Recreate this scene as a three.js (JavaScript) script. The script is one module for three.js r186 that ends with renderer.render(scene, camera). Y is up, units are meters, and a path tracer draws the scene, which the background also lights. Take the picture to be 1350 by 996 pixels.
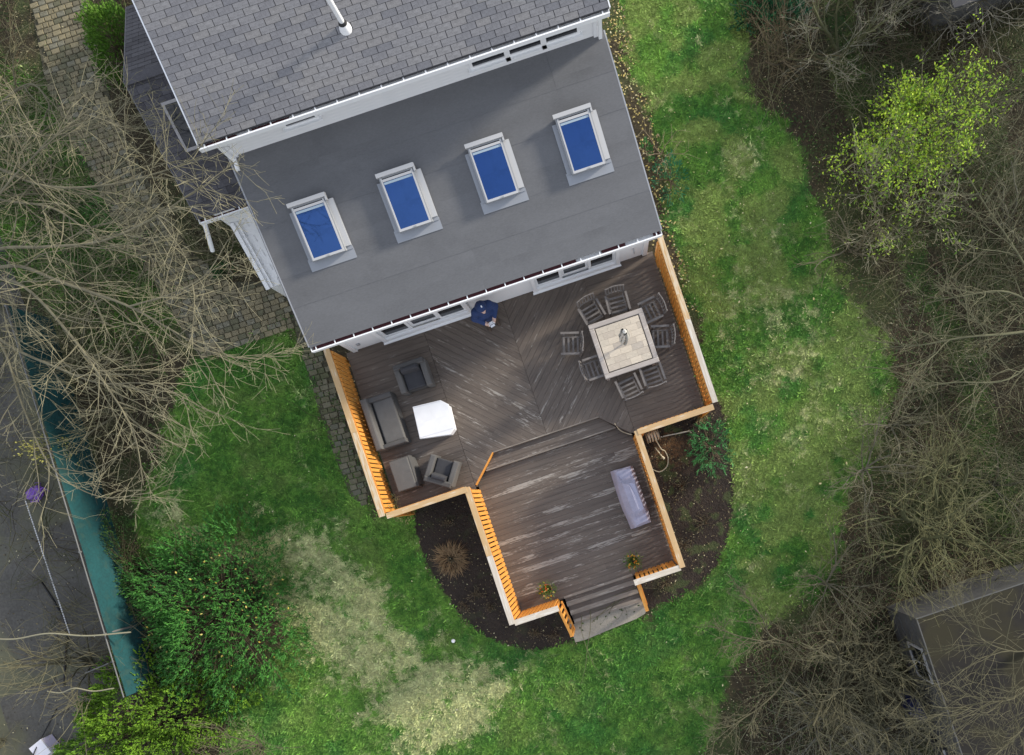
import * as THREE from 'three';
import { mergeGeometries } from 'three/addons/utils/BufferGeometryUtils.js';
import { MarchingCubes } from 'three/addons/objects/MarchingCubes.js';

// ---------- camera, sky, sun, exposure ----------
const scene = new THREE.Scene();
const EYE = 20, FOCAL = 950, YAW = 18.5 * Math.PI / 180;          // drone 20 m above the lawn, looking straight down
const COS = Math.cos(YAW), SIN = Math.sin(YAW);
const camera = new THREE.PerspectiveCamera(2 * Math.atan(650 / FOCAL) * 180 / Math.PI, 1616 / 1300, 0.1, 600);
camera.position.set(0, EYE, 0);
camera.up.set(SIN, 0, -COS);
camera.lookAt(0, 0, 0);
camera.setViewOffset(1616, 1300, 0, 0, 1350, 996);                // the picture is an off-centre crop of the drone's frame
camera.updateProjectionMatrix();

const renderer = new THREE.WebGLRenderer({ antialias: true });
renderer.toneMapping = THREE.LinearToneMapping;
renderer.toneMappingExposure = 1.45;
renderer.shadowMap.enabled = true;

const SUN_EL = 19 * Math.PI / 180;
const sunDir = new THREE.Vector3(0.96 * Math.cos(SUN_EL), Math.sin(SUN_EL), -0.26 * Math.cos(SUN_EL)).normalize();
const sun = new THREE.DirectionalLight(new THREE.Color(1.0, 0.92, 0.79), 3.9);
sun.position.copy(sunDir).multiplyScalar(60);
sun.castShadow = true;
sun.shadow.radius = 13;
sun.shadow.mapSize.set(4096, 4096);
Object.assign(sun.shadow.camera, { left: -26, right: 26, top: 26, bottom: -26, near: 1, far: 140 });
scene.add(sun, sun.target);

// value noise ------------------------------------------------------------
function rng(seed) { let a = seed >>> 0; return () => { a = (a + 0x6D2B79F5) | 0; let t = Math.imul(a ^ (a >>> 15), 1 | a); t = (t + Math.imul(t ^ (t >>> 7), 61 | t)) ^ t; return ((t ^ (t >>> 14)) >>> 0) / 4294967296; }; }
const NT = (() => { const r = rng(99), a = new Float32Array(65536); for (let i = 0; i < 65536; i++) a[i] = r(); return a; })();
function vn(x, y, px = 256, py = 256) {                              // value noise 0..1, repeating every px, py cells
  const xi = Math.floor(x), yi = Math.floor(y); let fx = x - xi, fy = y - yi;
  fx = fx * fx * (3 - 2 * fx); fy = fy * fy * (3 - 2 * fy);
  const x0 = ((xi % px) + px) % px, x1 = (x0 + 1) % px, y0 = (((yi % py) + py) % py) * 256, y1 = ((((yi + 1) % py) + py) % py) * 256;
  const a = NT[y0 + x0], b = NT[y0 + x1], c = NT[y1 + x0], d = NT[y1 + x1];
  return a + (b - a) * fx + (c - a) * fy + (a - b - c + d) * fx * fy;
}
function fbm(x, y, oct = 4) { let s = 0, w = 0.5, n = 0; for (let i = 0; i < oct; i++) { s += w * vn(x + i * 37.1, y + i * 11.7); n += w; w *= 0.5; x *= 2.03; y *= 2.03; } return s / n; }
const smooth = (a, b, x) => { const t = Math.min(1, Math.max(0, (x - a) / (b - a))); return t * t * (3 - 2 * t); };
const mix = (a, b, t) => a + (b - a) * t;
const mix3 = (a, b, t) => [mix(a[0], b[0], t), mix(a[1], b[1], t), mix(a[2], b[2], t)];

// the sky: clear blue overhead, paler towards the horizon, a few thin clouds
{
  const W = 512, Hh = 256, d = new Float32Array(W * Hh * 4);
  for (let j = 0; j < Hh; j++) for (let i = 0; i < W; i++) {
    const el = ((j + 0.5) / Hh - 0.5) * Math.PI, az = ((i + 0.5) / W - 0.5) * 2 * Math.PI;
    const t = Math.pow(Math.max(0, Math.sin(el)), 1.3);
    let c = mix3([0.80, 0.82, 0.85], [0.42, 0.51, 0.70], t);
    if (el > 0) {
      const x = Math.cos(el) * Math.cos(az) / (0.25 + Math.sin(el)), z = Math.cos(el) * Math.sin(az) / (0.25 + Math.sin(el));
      const cl = smooth(0.44, 0.70, fbm(x * 4.2 + 60, z * 4.2 + 40, 5)) * 0.6;
      c = mix3(c, [0.92, 0.93, 0.96], cl);
    }
    const o = (j * W + i) * 4; d[o] = c[0] * 0.95; d[o + 1] = c[1] * 0.95; d[o + 2] = c[2] * 0.95; d[o + 3] = 1;
  }
  const sky = new THREE.DataTexture(d, W, Hh, THREE.RGBAFormat, THREE.FloatType);
  sky.mapping = THREE.EquirectangularReflectionMapping; sky.magFilter = THREE.LinearFilter; sky.minFilter = THREE.LinearFilter; sky.needsUpdate = true;
  scene.background = sky; scene.environment = sky;
}

// ---------- helpers ----------
// a place in the garden, from where it stands in the survey picture and its height above the lawn
function at(px, py, h = 0) { const k = (EYE - h) / FOCAL, dx = px - 808, dy = py - 650; return new THREE.Vector3((COS * dx - SIN * dy) * k, h, (SIN * dx + COS * dy) * k); }
function dirOf(dx, dy) { return Math.atan2(COS * dx - SIN * dy, SIN * dx + COS * dy); }   // heading: rotation.y that turns +z that way
function inView(p, m = 0) { const s = FOCAL / (EYE - p.y), x = 808 + (COS * p.x + SIN * p.z) * s, y = 650 + (-SIN * p.x + COS * p.z) * s; return x > -m && x < 1350 + m && y > -m && y < 996 + m; }
const taken = {};
function numbered(n) { const k = taken[n] = (taken[n] ?? -1) + 1; return k ? `${n}_${String(k).padStart(3, '0')}` : n; }
function shade(o) { o.traverse(m => { if (m.isMesh) { m.castShadow = true; m.receiveShadow = true; } }); }
function thing(name, label, category, pos = [0, 0, 0], turn = 0, group) {
  const o = new THREE.Group(); o.name = numbered(name); o.position.set(...pos); o.rotation.y = turn;
  o.userData = { label, category }; if (group) o.userData.group = group; scene.add(o); return o;
}
function single(name, label, category, geo, mat, pos = [0, 0, 0], turn = 0, group) {
  const o = new THREE.Mesh(geo, mat); o.name = numbered(name); o.position.set(...pos); o.rotation.y = turn;
  o.userData = { label, category }; if (group) o.userData.group = group; scene.add(o); return o;
}
function structure(name, geo, mat, label) { const o = new THREE.Mesh(geo, mat); o.name = numbered(name); o.userData = { kind: 'structure', label, category: name.replace(/_/g, ' ') }; scene.add(o); return o; }
function part(parent, name, geo, mat, pos) { const o = new THREE.Mesh(Array.isArray(geo) ? join(geo) : geo, mat); o.name = name; if (pos) o.position.set(...pos); parent.add(o); return o; }
function join(list) { const l = list.map(g => { const q = g.index ? g.toNonIndexed() : g; for (const k of Object.keys(q.attributes)) if (!['position', 'normal', 'uv'].includes(k)) q.deleteAttribute(k); return q; }); return l.length === 1 ? l[0] : mergeGeometries(l); }
// a box with uv in metres, its long side along u
function box(w, h, d, x = 0, y = 0, z = 0, o = {}) {
  const g = new THREE.BoxGeometry(w, h, d), p = g.attributes.position, n = g.attributes.normal, uv = g.attributes.uv, ou = o.u ?? 0, ov = o.v ?? 0;
  for (let i = 0; i < p.count; i++) {
    const X = p.getX(i), Y = p.getY(i), Z = p.getZ(i), ax = Math.abs(n.getX(i)), ay = Math.abs(n.getY(i));
    let a, b; if (ax > 0.5) { a = Z; b = Y; if (h > d) [a, b] = [b, a]; } else if (ay > 0.5) { a = X; b = Z; if (d > w) [a, b] = [b, a]; } else { a = X; b = Y; if (h > w) [a, b] = [b, a]; }
    uv.setXY(i, a + ou, b + ov);
  }
  if (o.rx) g.rotateX(o.rx); if (o.rz) g.rotateZ(o.rz); if (o.ry) g.rotateY(o.ry);
  return g.translate(x, y, z);
}
// a slab with bevelled top edges
function slab(w, h, d, c = 0.006, x = 0, y = 0, z = 0, ou = 0) {
  const a = w / 2, b = d / 2, P = [], U = [];
  const V = [[-a, 0, -b], [a, 0, -b], [a, 0, b], [-a, 0, b], [-a, h - c, -b], [a, h - c, -b], [a, h - c, b], [-a, h - c, b], [-a + c, h, -b + c], [a - c, h, -b + c], [a - c, h, b - c], [-a + c, h, b - c]];
  const q = (i, j, k, l) => { for (const m of [i, j, k, i, k, l]) { P.push(V[m][0] + x, V[m][1] + y, V[m][2] + z); U.push(V[m][0] + ou, V[m][2] + V[m][1]); } };
  for (const o of [0, 4]) for (let i = 0; i < 4; i++) { const j = (i + 1) % 4; q(o + j, o + i, o + 4 + i, o + 4 + j); }
  q(11, 10, 9, 8);
  const g = new THREE.BufferGeometry(); g.setAttribute('position', new THREE.Float32BufferAttribute(P, 3)); g.setAttribute('uv', new THREE.Float32BufferAttribute(U, 2)); g.computeVertexNormals(); return g;
}
// a flat prism over a plan outline [[x,z]...], uv in metres along a direction
function prism(poly, y0, y1, ang = 0, ou = 0, ov = 0) {
  const s = new THREE.Shape(poly.map(p => new THREE.Vector2(p[0], -p[1])));
  const g = new THREE.ExtrudeGeometry(s, { depth: y1 - y0, bevelEnabled: false }); g.rotateX(-Math.PI / 2); g.translate(0, y0, 0);
  const p = g.attributes.position, uv = g.attributes.uv, c = Math.cos(ang), q = Math.sin(ang);
  for (let i = 0; i < p.count; i++) uv.setXY(i, c * p.getX(i) + q * p.getZ(i) + ou, -q * p.getX(i) + c * p.getZ(i) + ov + p.getY(i));
  return g;
}
function sheet(poly, y) { const g = new THREE.ShapeGeometry(new THREE.Shape(poly.map(p => new THREE.Vector2(p[0], -p[1])))); g.rotateX(-Math.PI / 2); g.translate(0, y, 0); const p = g.attributes.position, uv = g.attributes.uv; for (let i = 0; i < p.count; i++) uv.setXY(i, p.getX(i), p.getZ(i)); return g; }
function tube(pts, r, sides = 6, seg = 0) { const c = new THREE.CatmullRomCurve3(pts.map(p => Array.isArray(p) ? new THREE.Vector3(...p) : p)); return new THREE.TubeGeometry(c, seg || Math.max(2, (pts.length - 1) * 4), r, sides); }
function rod(a, b, r, sides = 8) { const A = new THREE.Vector3(...a), B = new THREE.Vector3(...b), L = A.distanceTo(B); const g = new THREE.CylinderGeometry(r, r, L, sides); g.applyQuaternion(new THREE.Quaternion().setFromUnitVectors(new THREE.Vector3(0, 1, 0), B.clone().sub(A).normalize())); return g.translate((A.x + B.x) / 2, (A.y + B.y) / 2, (A.z + B.z) / 2); }
function beam(a, b, w, h, ou = 0) { const A = new THREE.Vector3(...a), B = new THREE.Vector3(...b), L = A.distanceTo(B); const g = box(w, h, L, 0, 0, 0, { u: ou }); const m = new THREE.Matrix4().lookAt(B, A, new THREE.Vector3(0, 1, 0)); g.applyMatrix4(m); return g.translate((A.x + B.x) / 2, (A.y + B.y) / 2, (A.z + B.z) / 2); }

// ---------- textures and materials ----------
const toByte = v => { v = Math.min(1, Math.max(0, v)); return Math.round(255 * (v <= 0.0031308 ? 12.92 * v : 1.055 * Math.pow(v, 1 / 2.4) - 0.055)); };
// colour(u, v) gives linear rgb for u, v in 0..1
function colourMap(W, Hh, f, su, sv) {
  const d = new Uint8Array(W * Hh * 4);
  for (let j = 0; j < Hh; j++) for (let i = 0; i < W; i++) { const c = f(i / W, j / Hh), o = (j * W + i) * 4; d[o] = toByte(c[0]); d[o + 1] = toByte(c[1]); d[o + 2] = toByte(c[2]); d[o + 3] = 255; }
  const t = new THREE.DataTexture(d, W, Hh, THREE.RGBAFormat); t.colorSpace = THREE.SRGBColorSpace; t.wrapS = t.wrapT = THREE.RepeatWrapping; t.magFilter = THREE.LinearFilter; t.minFilter = THREE.LinearMipmapLinearFilter; t.generateMipmaps = true; t.repeat.set(1 / su, 1 / sv); t.needsUpdate = true; return t;
}
function greyMap(W, Hh, f, su, sv) {
  const d = new Uint8Array(W * Hh * 4);
  for (let j = 0; j < Hh; j++) for (let i = 0; i < W; i++) { const c = Math.round(255 * Math.min(1, Math.max(0, f(i / W, j / Hh)))), o = (j * W + i) * 4; d[o] = d[o + 1] = d[o + 2] = c; d[o + 3] = 255; }
  const t = new THREE.DataTexture(d, W, Hh, THREE.RGBAFormat); t.wrapS = t.wrapT = THREE.RepeatWrapping; t.magFilter = THREE.LinearFilter; t.repeat.set(1 / su, 1 / sv); t.needsUpdate = true; return t;
}
const std = (c, rough = 0.8, o = {}) => { const m = new THREE.MeshStandardMaterial({ roughness: rough, side: THREE.DoubleSide, ...o }); if (c) m.color.setRGB(...c); return m; };

// deck boards: dark brown stain, worn through to pale grey in streaks along the board; the repeat is 6 m by 1.2 m
function deckMap(wear, seed) {
  return colourMap(1536, 320, (u, v) => {
    const g = vn(u * 40 + seed, v * 160, 40 * 0 + 256, 160), g2 = vn(u * 12, v * 60 + seed, 12, 60), blot = vn(u * 6 + seed, v * 8, 256, 8);
    let c = mix3([0.056, 0.042, 0.033], [0.124, 0.097, 0.078], 0.5 * g + 0.5 * g2);
    c = mix3(c, [0.152, 0.123, 0.098], 0.55 * blot);
    const w = 0.30 * vn(u * 22 + seed, v * 80, 256, 80) + 0.30 * vn(u * 90, v * 220 + seed, 90, 220) + 0.55 * fbm(u * 9 + seed, v * 11 + seed, 3);
    return mix3(c, [0.35, 0.32, 0.28], smooth(0.82 - wear, 1.02 - wear, w) * 0.8);
  }, 6, 1.2);
}
const deckMats = [deckMap(0.02, 3), deckMap(0.09, 17), deckMap(0.14, 40), deckMap(0.20, 71), deckMap(0.30, 90)].map(t => std(null, 0.62, { map: t }));
const woodMap = (a, b, pale, wear, seed) => colourMap(1024, 128, (u, v) => {
  const g = vn(u * 50 + seed, v * 64, 256, 64), h = vn(u * 9 + seed, v * 12, 256, 12), k = vn(u * 22 + seed, v * 30, 256, 30);
  return mix3(mix3(a, b, 0.5 * g + 0.5 * h), pale, smooth(0.72 - wear, 0.95 - wear, 0.5 * k + 0.5 * h));
}, 3, 0.4);
const railMats = [[3, 0], [29, 0.03], [51, 0]].map(([s, w]) => std(null, 0.6, { map: woodMap([0.56, 0.22, 0.034], [0.74, 0.34, 0.065], [0.70, 0.40, 0.12], w, s) }));
const capMats = [[5, 0.10], [33, 0.28]].map(([s, w]) => std(null, 0.75, { map: woodMap([0.44, 0.29, 0.14], [0.54, 0.37, 0.19], [0.56, 0.46, 0.33], w, s) }));
const capGrey = std(null, 0.8, { map: woodMap([0.46, 0.40, 0.32], [0.56, 0.50, 0.42], [0.60, 0.56, 0.50], 0.2, 12) });
const white = std([0.80, 0.81, 0.82], 0.45), whiteDull = std(null, 0.6, { map: colourMap(512, 512, (u, v) => mix3([0.70, 0.71, 0.72], [0.80, 0.80, 0.80], fbm(u * 8, v * 8, 3)), 2, 2) });
const darkGlass = std([0.012, 0.014, 0.018], 0.06), gutterInside = std([0.085, 0.02, 0.026], 0.8), black = std([0.012, 0.012, 0.014], 0.5), metal = std([0.55, 0.56, 0.58], 0.35, { metalness: 0.7 });
const soilDark = std([0.02, 0.016, 0.012], 0.95);
// ---------- the ground: lawn, litter under the trees, mulch beds ----------
const plan = pts => pts.map(([x, y]) => { const p = at(x, y, 0); return [p.x, p.z]; });
const lawnPoly = plan([[818, -120], [822, 10], [836, 95], [842, 135], [864, 180], [880, 235], [885, 290], [914, 400], [946, 530], [966, 640], [962, 700], [945, 745], [918, 775], [850, 806], [850, 815], [757, 848], [690, 858], [640, 840], [605, 810], [562, 742], [546, 672], [500, 680], [478, 655], [440, 570], [398, 460], [382, 430], [262, 474], [225, 520], [215, 580], [195, 640], [170, 690], [200, 735], [330, 735], [352, 800], [378, 850], [350, 905], [300, 930], [288, 1010], [300, 1150], [930, 1150], [925, 996], [945, 930], [962, 880], [1000, 835], [1060, 795], [1098, 745], [1112, 690], [1128, 640], [1152, 600], [1172, 520], [1160, 450], [1130, 400], [1095, 345], [1085, 290], [1060, 240], [1045, 185], [1008, 148], [985, 110], [985, 60], [975, 0], [970, -120]]);
const grassyPoly = plan([[-60, 60], [50, 90], [150, 230], [230, 370], [200, 470], [120, 440], [-60, 330]]);
const bedLeft = plan([[540, 655], [546, 672], [548, 702], [562, 742], [585, 782], [607, 812], [640, 840], [690, 858], [725, 855], [757, 843], [757, 780], [660, 640]]);
const bedRight = plan([[905, 530], [946, 527], [958, 560], [966, 640], [962, 700], [945, 745], [918, 775], [885, 791], [850, 803], [830, 760], [830, 570]]);
const mossPoly = plan([[1068, -60], [1110, -60], [1140, 105], [1185, 240], [1235, 380], [1300, 480], [1325, 600], [1345, 700], [1300, 700], [1278, 600], [1255, 480], [1200, 380], [1150, 240], [1098, 105]]);
function sdf(poly, x, z) {
  let d = 1e9, inside = false;
  for (let i = 0, j = poly.length - 1; i < poly.length; j = i++) {
    const [ax, az] = poly[j], [bx, bz] = poly[i], ex = bx - ax, ez = bz - az, wx = x - ax, wz = z - az;
    const t = Math.min(1, Math.max(0, (wx * ex + wz * ez) / (ex * ex + ez * ez))), qx = wx - ex * t, qz = wz - ez * t; d = Math.min(d, qx * qx + qz * qz);
    if ((az > z) !== (bz > z) && x < (bx - ax) * (z - az) / (bz - az) + ax) inside = !inside;
  }
  return (inside ? -1 : 1) * Math.sqrt(d);
}
const GX0 = -22, GZ0 = -22, GW = 42, GD = 36, CELL = 0.125, NX = GW / CELL, NZ = GD / CELL;
function field(poly) { const a = new Float32Array((NX + 1) * (NZ + 1)); for (let j = 0; j <= NZ; j++) for (let i = 0; i <= NX; i++) a[j * (NX + 1) + i] = sdf(poly, GX0 + i * CELL, GZ0 + j * CELL); return a; }
function look(a, x, z) { let u = (x - GX0) / CELL, v = (z - GZ0) / CELL; u = Math.min(NX - 0.001, Math.max(0, u)); v = Math.min(NZ - 0.001, Math.max(0, v)); const i = u | 0, j = v | 0, f = u - i, g = v - j, o = j * (NX + 1) + i; return (a[o] * (1 - f) + a[o + 1] * f) * (1 - g) + (a[o + NX + 1] * (1 - f) + a[o + NX + 2] * f) * g; }
const fLawn = field(lawnPoly), fGrassy = field(grassyPoly), fBedL = field(bedLeft), fBedR = field(bedRight), fMoss = field(mossPoly);
// worn, straw-coloured patches of the lawn
const strawSpots = [[235, 690, 45], [290, 700, 70], [350, 750, 70], [400, 760, 70], [440, 800, 75], [480, 850, 70], [520, 870, 55], [560, 920, 60], [640, 900, 60], [545, 965, 60], [600, 940, 45], [215, 670, 45], [330, 780, 50], [1000, 290, 60], [1010, 400, 80], [1040, 480, 70], [960, 440, 50], [1080, 560, 60], [1000, 600, 50], [980, 210, 40]].map(([x, y, r]) => { const p = at(x, y, 0); return [p.x, p.z, r / 47.5]; });
function grassAmount(x, z) {
  const n = (fbm(x * 1.3 + 7, z * 1.3 + 3, 4) - 0.5) * 1.5 + (vn(x * 9, z * 9) - 0.5) * 0.5;
  const lawn = smooth(0.22, -0.28, look(fLawn, x, z) + n * 0.55), rough = 0.55 * smooth(0.5, -0.8, look(fGrassy, x, z) + n);
  const moss = 0.5 * smooth(0.1, -0.15, look(fMoss, x, z) + n * 0.2);
  const bed = Math.min(look(fBedL, x, z), look(fBedR, x, z));
  return Math.max(lawn * smooth(-0.03, 0.05, bed + (vn(x * 12, z * 12) - 0.5) * 0.12), rough, moss);
}
function straw(x, z) {
  let s = 0; for (const [a, b, r] of strawSpots) { const d = ((x - a) ** 2 + (z - b) ** 2) / (r * r); if (d < 4) s += Math.exp(-d * 1.6) * (z > -2 && x < 0 ? 1 : 0.32); }
  const n = 0.5 * fbm(x * 1.9 + 30, z * 1.9 + 9, 4) + 0.3 * vn(x * 8, z * 8) + 0.2 * vn(x * 19, z * 19 + 7);
  return smooth(0.50, 0.74, Math.min(1, s) * 0.33 + n * 0.95 - 0.09);
}
function grassColour(x, z) {
  const a = fbm(x * 0.45 + 11, z * 0.45 + 5, 3), b = fbm(x * 2.2 + 3, z * 2.2, 3), c = vn(x * 14, z * 14), d = vn(x * 33 + 9, z * 33);
  let g = mix3([0.043, 0.148, 0.016], [0.138, 0.285, 0.038], smooth(0.28, 0.72, 0.4 * a + 0.3 * b + 0.3 * c) * 0.95);
  g = mix3(g, [0.030, 0.160, 0.026], 0.5 * smooth(0.56, 0.72, fbm(x * 0.9 + 50, z * 0.9 + 21, 3)));
  g = mix3(g, [0.21, 0.28, 0.068], x > 2.6 ? 0.75 * smooth(0.40, 0.62, fbm(x * 1.6 + 90, z * 1.6 + 61, 4)) : 0.4 * smooth(0.5, 0.8, fbm(x * 1.6 + 90, z * 1.6 + 61, 4)));
  g = mix3(g, [0.48, 0.49, 0.23], 0.92 * straw(x, z));
  const k = (0.72 + 0.56 * d) * (0.84 + 0.32 * c) * (1 - 0.55 * smooth(0.1, -0.1, look(fMoss, x, z))); return [g[0] * k, g[1] * k, g[2] * k];
}
function soilColour(x, z) {
  const a = fbm(x * 1.1 + 5, z * 1.1 + 80, 4), b = vn(x * 16, z * 16), c = vn(x * 38, z * 38 + 4);
  let s = mix3([0.022, 0.017, 0.009], [0.060, 0.046, 0.022], 0.6 * a + 0.4 * b);
  s = mix3(s, [0.045, 0.065, 0.016], 0.75 * smooth(0.48, 0.66, fbm(x * 0.7 + 31, z * 0.7 + 14, 4)));
  s = mix3(s, [0.15, 0.115, 0.062], 0.75 * smooth(0.72, 0.92, c * 0.6 + b * 0.4));
  return s;
}
function mulchColour(x, z) {
  const a = fbm(x * 3 + 15, z * 3 + 8, 3), b = vn(x * 30, z * 30), red = Math.exp(-(((x - 1.75) ** 2) / 0.25 + ((z + 0.75) ** 2) / 0.3));
  let s = mix3([0.014, 0.010, 0.008], [0.042, 0.030, 0.022], 0.5 * a + 0.5 * b);
  s = mix3(s, [0.16, 0.085, 0.035], Math.min(1, red * 1.2) * smooth(0.25, 0.7, b * 0.6 + a * 0.4) * 0.8);
  return mix3(s, [0.06, 0.085, 0.025], 0.6 * smooth(0.56, 0.72, fbm(x * 4 + 70, z * 4, 3)) * (x > 0.5 ? 1 : 0.25));
}
const groundTex = colourMap(2048, 1756, (u, v) => {
  const x = GX0 + u * GW, z = GZ0 + v * GD, bed = Math.min(look(fBedL, x, z), look(fBedR, x, z));
  let c = soilColour(x, z);
  const g = grassAmount(x, z); if (g > 0.01) c = mix3(c, grassColour(x, z), g);
  const m = smooth(0.05, -0.03, bed + (vn(x * 12, z * 12) - 0.5) * 0.12); return m > 0.01 ? mix3(c, mulchColour(x, z), m) : c;
}, 1, 1);
const groundBump = greyMap(1024, 1024, (u, v) => 0.5 * vn(u * 64, v * 64, 64, 64) + 0.5 * vn(u * 200, v * 200, 200, 200), 4, 4);
{
  const far = structure('ground', (() => { const g = new THREE.PlaneGeometry(400, 400); g.rotateX(-Math.PI / 2); g.translate(0, -0.05, 0); const p = g.attributes.position, uv = g.attributes.uv; for (let i = 0; i < p.count; i++) uv.setXY(i, p.getX(i), p.getZ(i)); return g; })(), std(null, 1, { map: colourMap(512, 512, (u, v) => mix3([0.035, 0.04, 0.018], [0.08, 0.075, 0.035], 0.5 * vn(u * 16, v * 16, 16, 16) + 0.5 * vn(u * 64, v * 64, 64, 64)), 8, 8) }), 'leaf strewn ground of the neighbourhood around the garden');
  const seg = new THREE.PlaneGeometry(GW, GD, 168, 144); seg.rotateX(-Math.PI / 2); seg.translate(GX0 + GW / 2, 0, GZ0 + GD / 2);
  const p = seg.attributes.position, uv = seg.attributes.uv, b2 = new Float32Array(p.count * 2);
  for (let i = 0; i < p.count; i++) {
    const x = p.getX(i), z = p.getZ(i); uv.setXY(i, (x - GX0) / GW, (z - GZ0) / GD); b2[i * 2] = x; b2[i * 2 + 1] = z;
    const soft = smooth(0, 2, look(fLawn, x, z)) ; p.setY(i, -0.012 + soft * (fbm(x * 0.8, z * 0.8, 3) - 0.5) * 0.0);
  }
  seg.setAttribute('uv1', new THREE.BufferAttribute(b2, 2)); groundBump.channel = 1;
  structure('lawn', seg, std(null, 1, { map: groundTex, bumpMap: groundBump, bumpScale: 0.03 }), 'patchy green lawn with straw coloured worn spots, leaf litter and mulch round its edges');
}
// grass blades, fallen leaves
function scatter(name, label, category, geo, mat, n, seed, place) {
  const r = rng(seed), M = [], C = [], m = new THREE.Matrix4(), q = new THREE.Quaternion(), e = new THREE.Euler(), s = new THREE.Vector3(), p = new THREE.Vector3();
  for (let i = 0; i < n; i++) { const k = place(r); if (!k) continue; e.set(k.rx ?? 0, k.ry ?? r() * 6.283, k.rz ?? 0); q.setFromEuler(e); p.set(k.x, k.y ?? 0, k.z); s.setScalar(k.s); if (k.sy) s.y = k.sy; M.push(m.clone().compose(p, q, s)); C.push(k.c); }
  const o = new THREE.InstancedMesh(geo, mat, M.length), col = new THREE.Color();
  M.forEach((x, i) => { o.setMatrixAt(i, x); o.setColorAt(i, col.setRGB(...C[i])); });
  o.name = name; o.userData = { label, category, kind: 'stuff' }; scene.add(o); return o;
}
function triGeo(list) { const g = new THREE.BufferGeometry(); g.setAttribute('position', new THREE.Float32BufferAttribute(list.flat(), 3)); g.computeVertexNormals(); return g; }
const bladeGeo = triGeo([[-0.012, 0, 0], [0.012, 0, 0], [0.02, 1, 0.03], [0.02, 0, 0.03], [0.035, 0, 0.01], [0.075, 0.8, 0.04], [-0.03, 0, -0.02], [-0.01, 0, -0.03], [-0.06, 0.85, -0.05], [0.0, 0, -0.03], [0.02, 0, -0.025], [0.0, 0.7, -0.075]]);
const onHouse = (x, z) => (x > -5.6 && x < 3.2 && z < -1.2) || (x > -3.5 && x < 1.1 && z < 2.3 && z > -2);
const rectOf = r => [GX0 + 1 + r() * (GW - 3), GZ0 + 1 + r() * (GD - 3)];
const leafy = std([1, 1, 1], 0.9);
scatter('grass', 'short green grass blades of the lawn', 'grass', bladeGeo, leafy, 600000, 5, r => {
  const [x, z] = rectOf(r); if (onHouse(x, z) || !inView({ x, y: 0, z }, 40) || r() > grassAmount(x, z)) return null;
  const c = grassColour(x, z), k = 0.55 + 0.95 * r() * r() + 0.15, b = look(fMoss, x, z) < 0.1 ? 0.02 : look(fLawn, x, z) > 0.1 ? 0.08 : 0.045; return { x, z, y: -0.012, s: r() < 0.12 ? 2.2 : 0.8 + 0.6 * r(), sy: b * (0.6 + 0.8 * r()), c: [c[0] * k, c[1] * k, c[2] * k], rx: (r() - 0.5) * 0.7, rz: (r() - 0.5) * 0.7 };
});
const leafGeo = triGeo([[-0.5, 0, 0], [0, 0.02, 0.28], [0.5, 0.12, 0], [-0.5, 0, 0], [0.5, 0.12, 0], [0, 0.10, -0.28]]);
scatter('fallen_leaves', 'pale yellow fallen leaves strewn over the lawn', 'leaves', leafGeo, leafy, 9000, 8, r => {
  const [x, z] = rectOf(r); if (onHouse(x, z) || !inView({ x, y: 0, z }, 10) || grassAmount(x, z) < 0.3) return null;
  const east = x > 2.8 && look(fMoss, x, z) > 0.4 ? 0.8 : 0.12; if (r() > east * (0.3 + fbm(x * 0.8, z * 0.8, 3))) return null;
  const c = mix3([0.42, 0.38, 0.16], [0.62, 0.58, 0.36], r()), k = r() < 0.06 ? 2.2 : 1; return { x, z, y: 0.03, s: (0.025 + 0.03 * r()) * k, c, rx: (r() - 0.5) * 0.8, rz: (r() - 0.5) * 0.8 };
});
scatter('leaf_litter', 'brown leaf litter under the trees and shrubs', 'leaf litter', leafGeo, leafy, 170000, 12, r => {
  const [x, z] = rectOf(r); if (onHouse(x, z) || (x < -13.6 && r() < 0.8) || !inView({ x, y: 0, z }, 20)) return null;
  const bed = Math.min(look(fBedL, x, z), look(fBedR, x, z)); if (grassAmount(x, z) > 0.5 || (bed < 0 && r() < (x > 0.6 ? 0.35 : 0.55))) return null;
  const t = r(), strip = x > 2.7 && x < 4.6 && z < -4;
  const c = strip && t < 0.5 ? mix3([0.34, 0.26, 0.07], [0.5, 0.42, 0.18], r()) : t < 0.35 ? mix3([0.018, 0.013, 0.008], [0.05, 0.036, 0.02], r()) : t < 0.88 ? mix3([0.09, 0.07, 0.036], [0.22, 0.18, 0.095], r()) : mix3([0.34, 0.30, 0.16], [0.48, 0.44, 0.28], r());
  return { x, z, y: 0.01 + 0.03 * r(), s: (strip ? 0.06 : 0.035) + 0.045 * r() * r(), c, rx: (r() - 0.5) * 1.2, rz: (r() - 0.5) * 1.2 };
});
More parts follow.
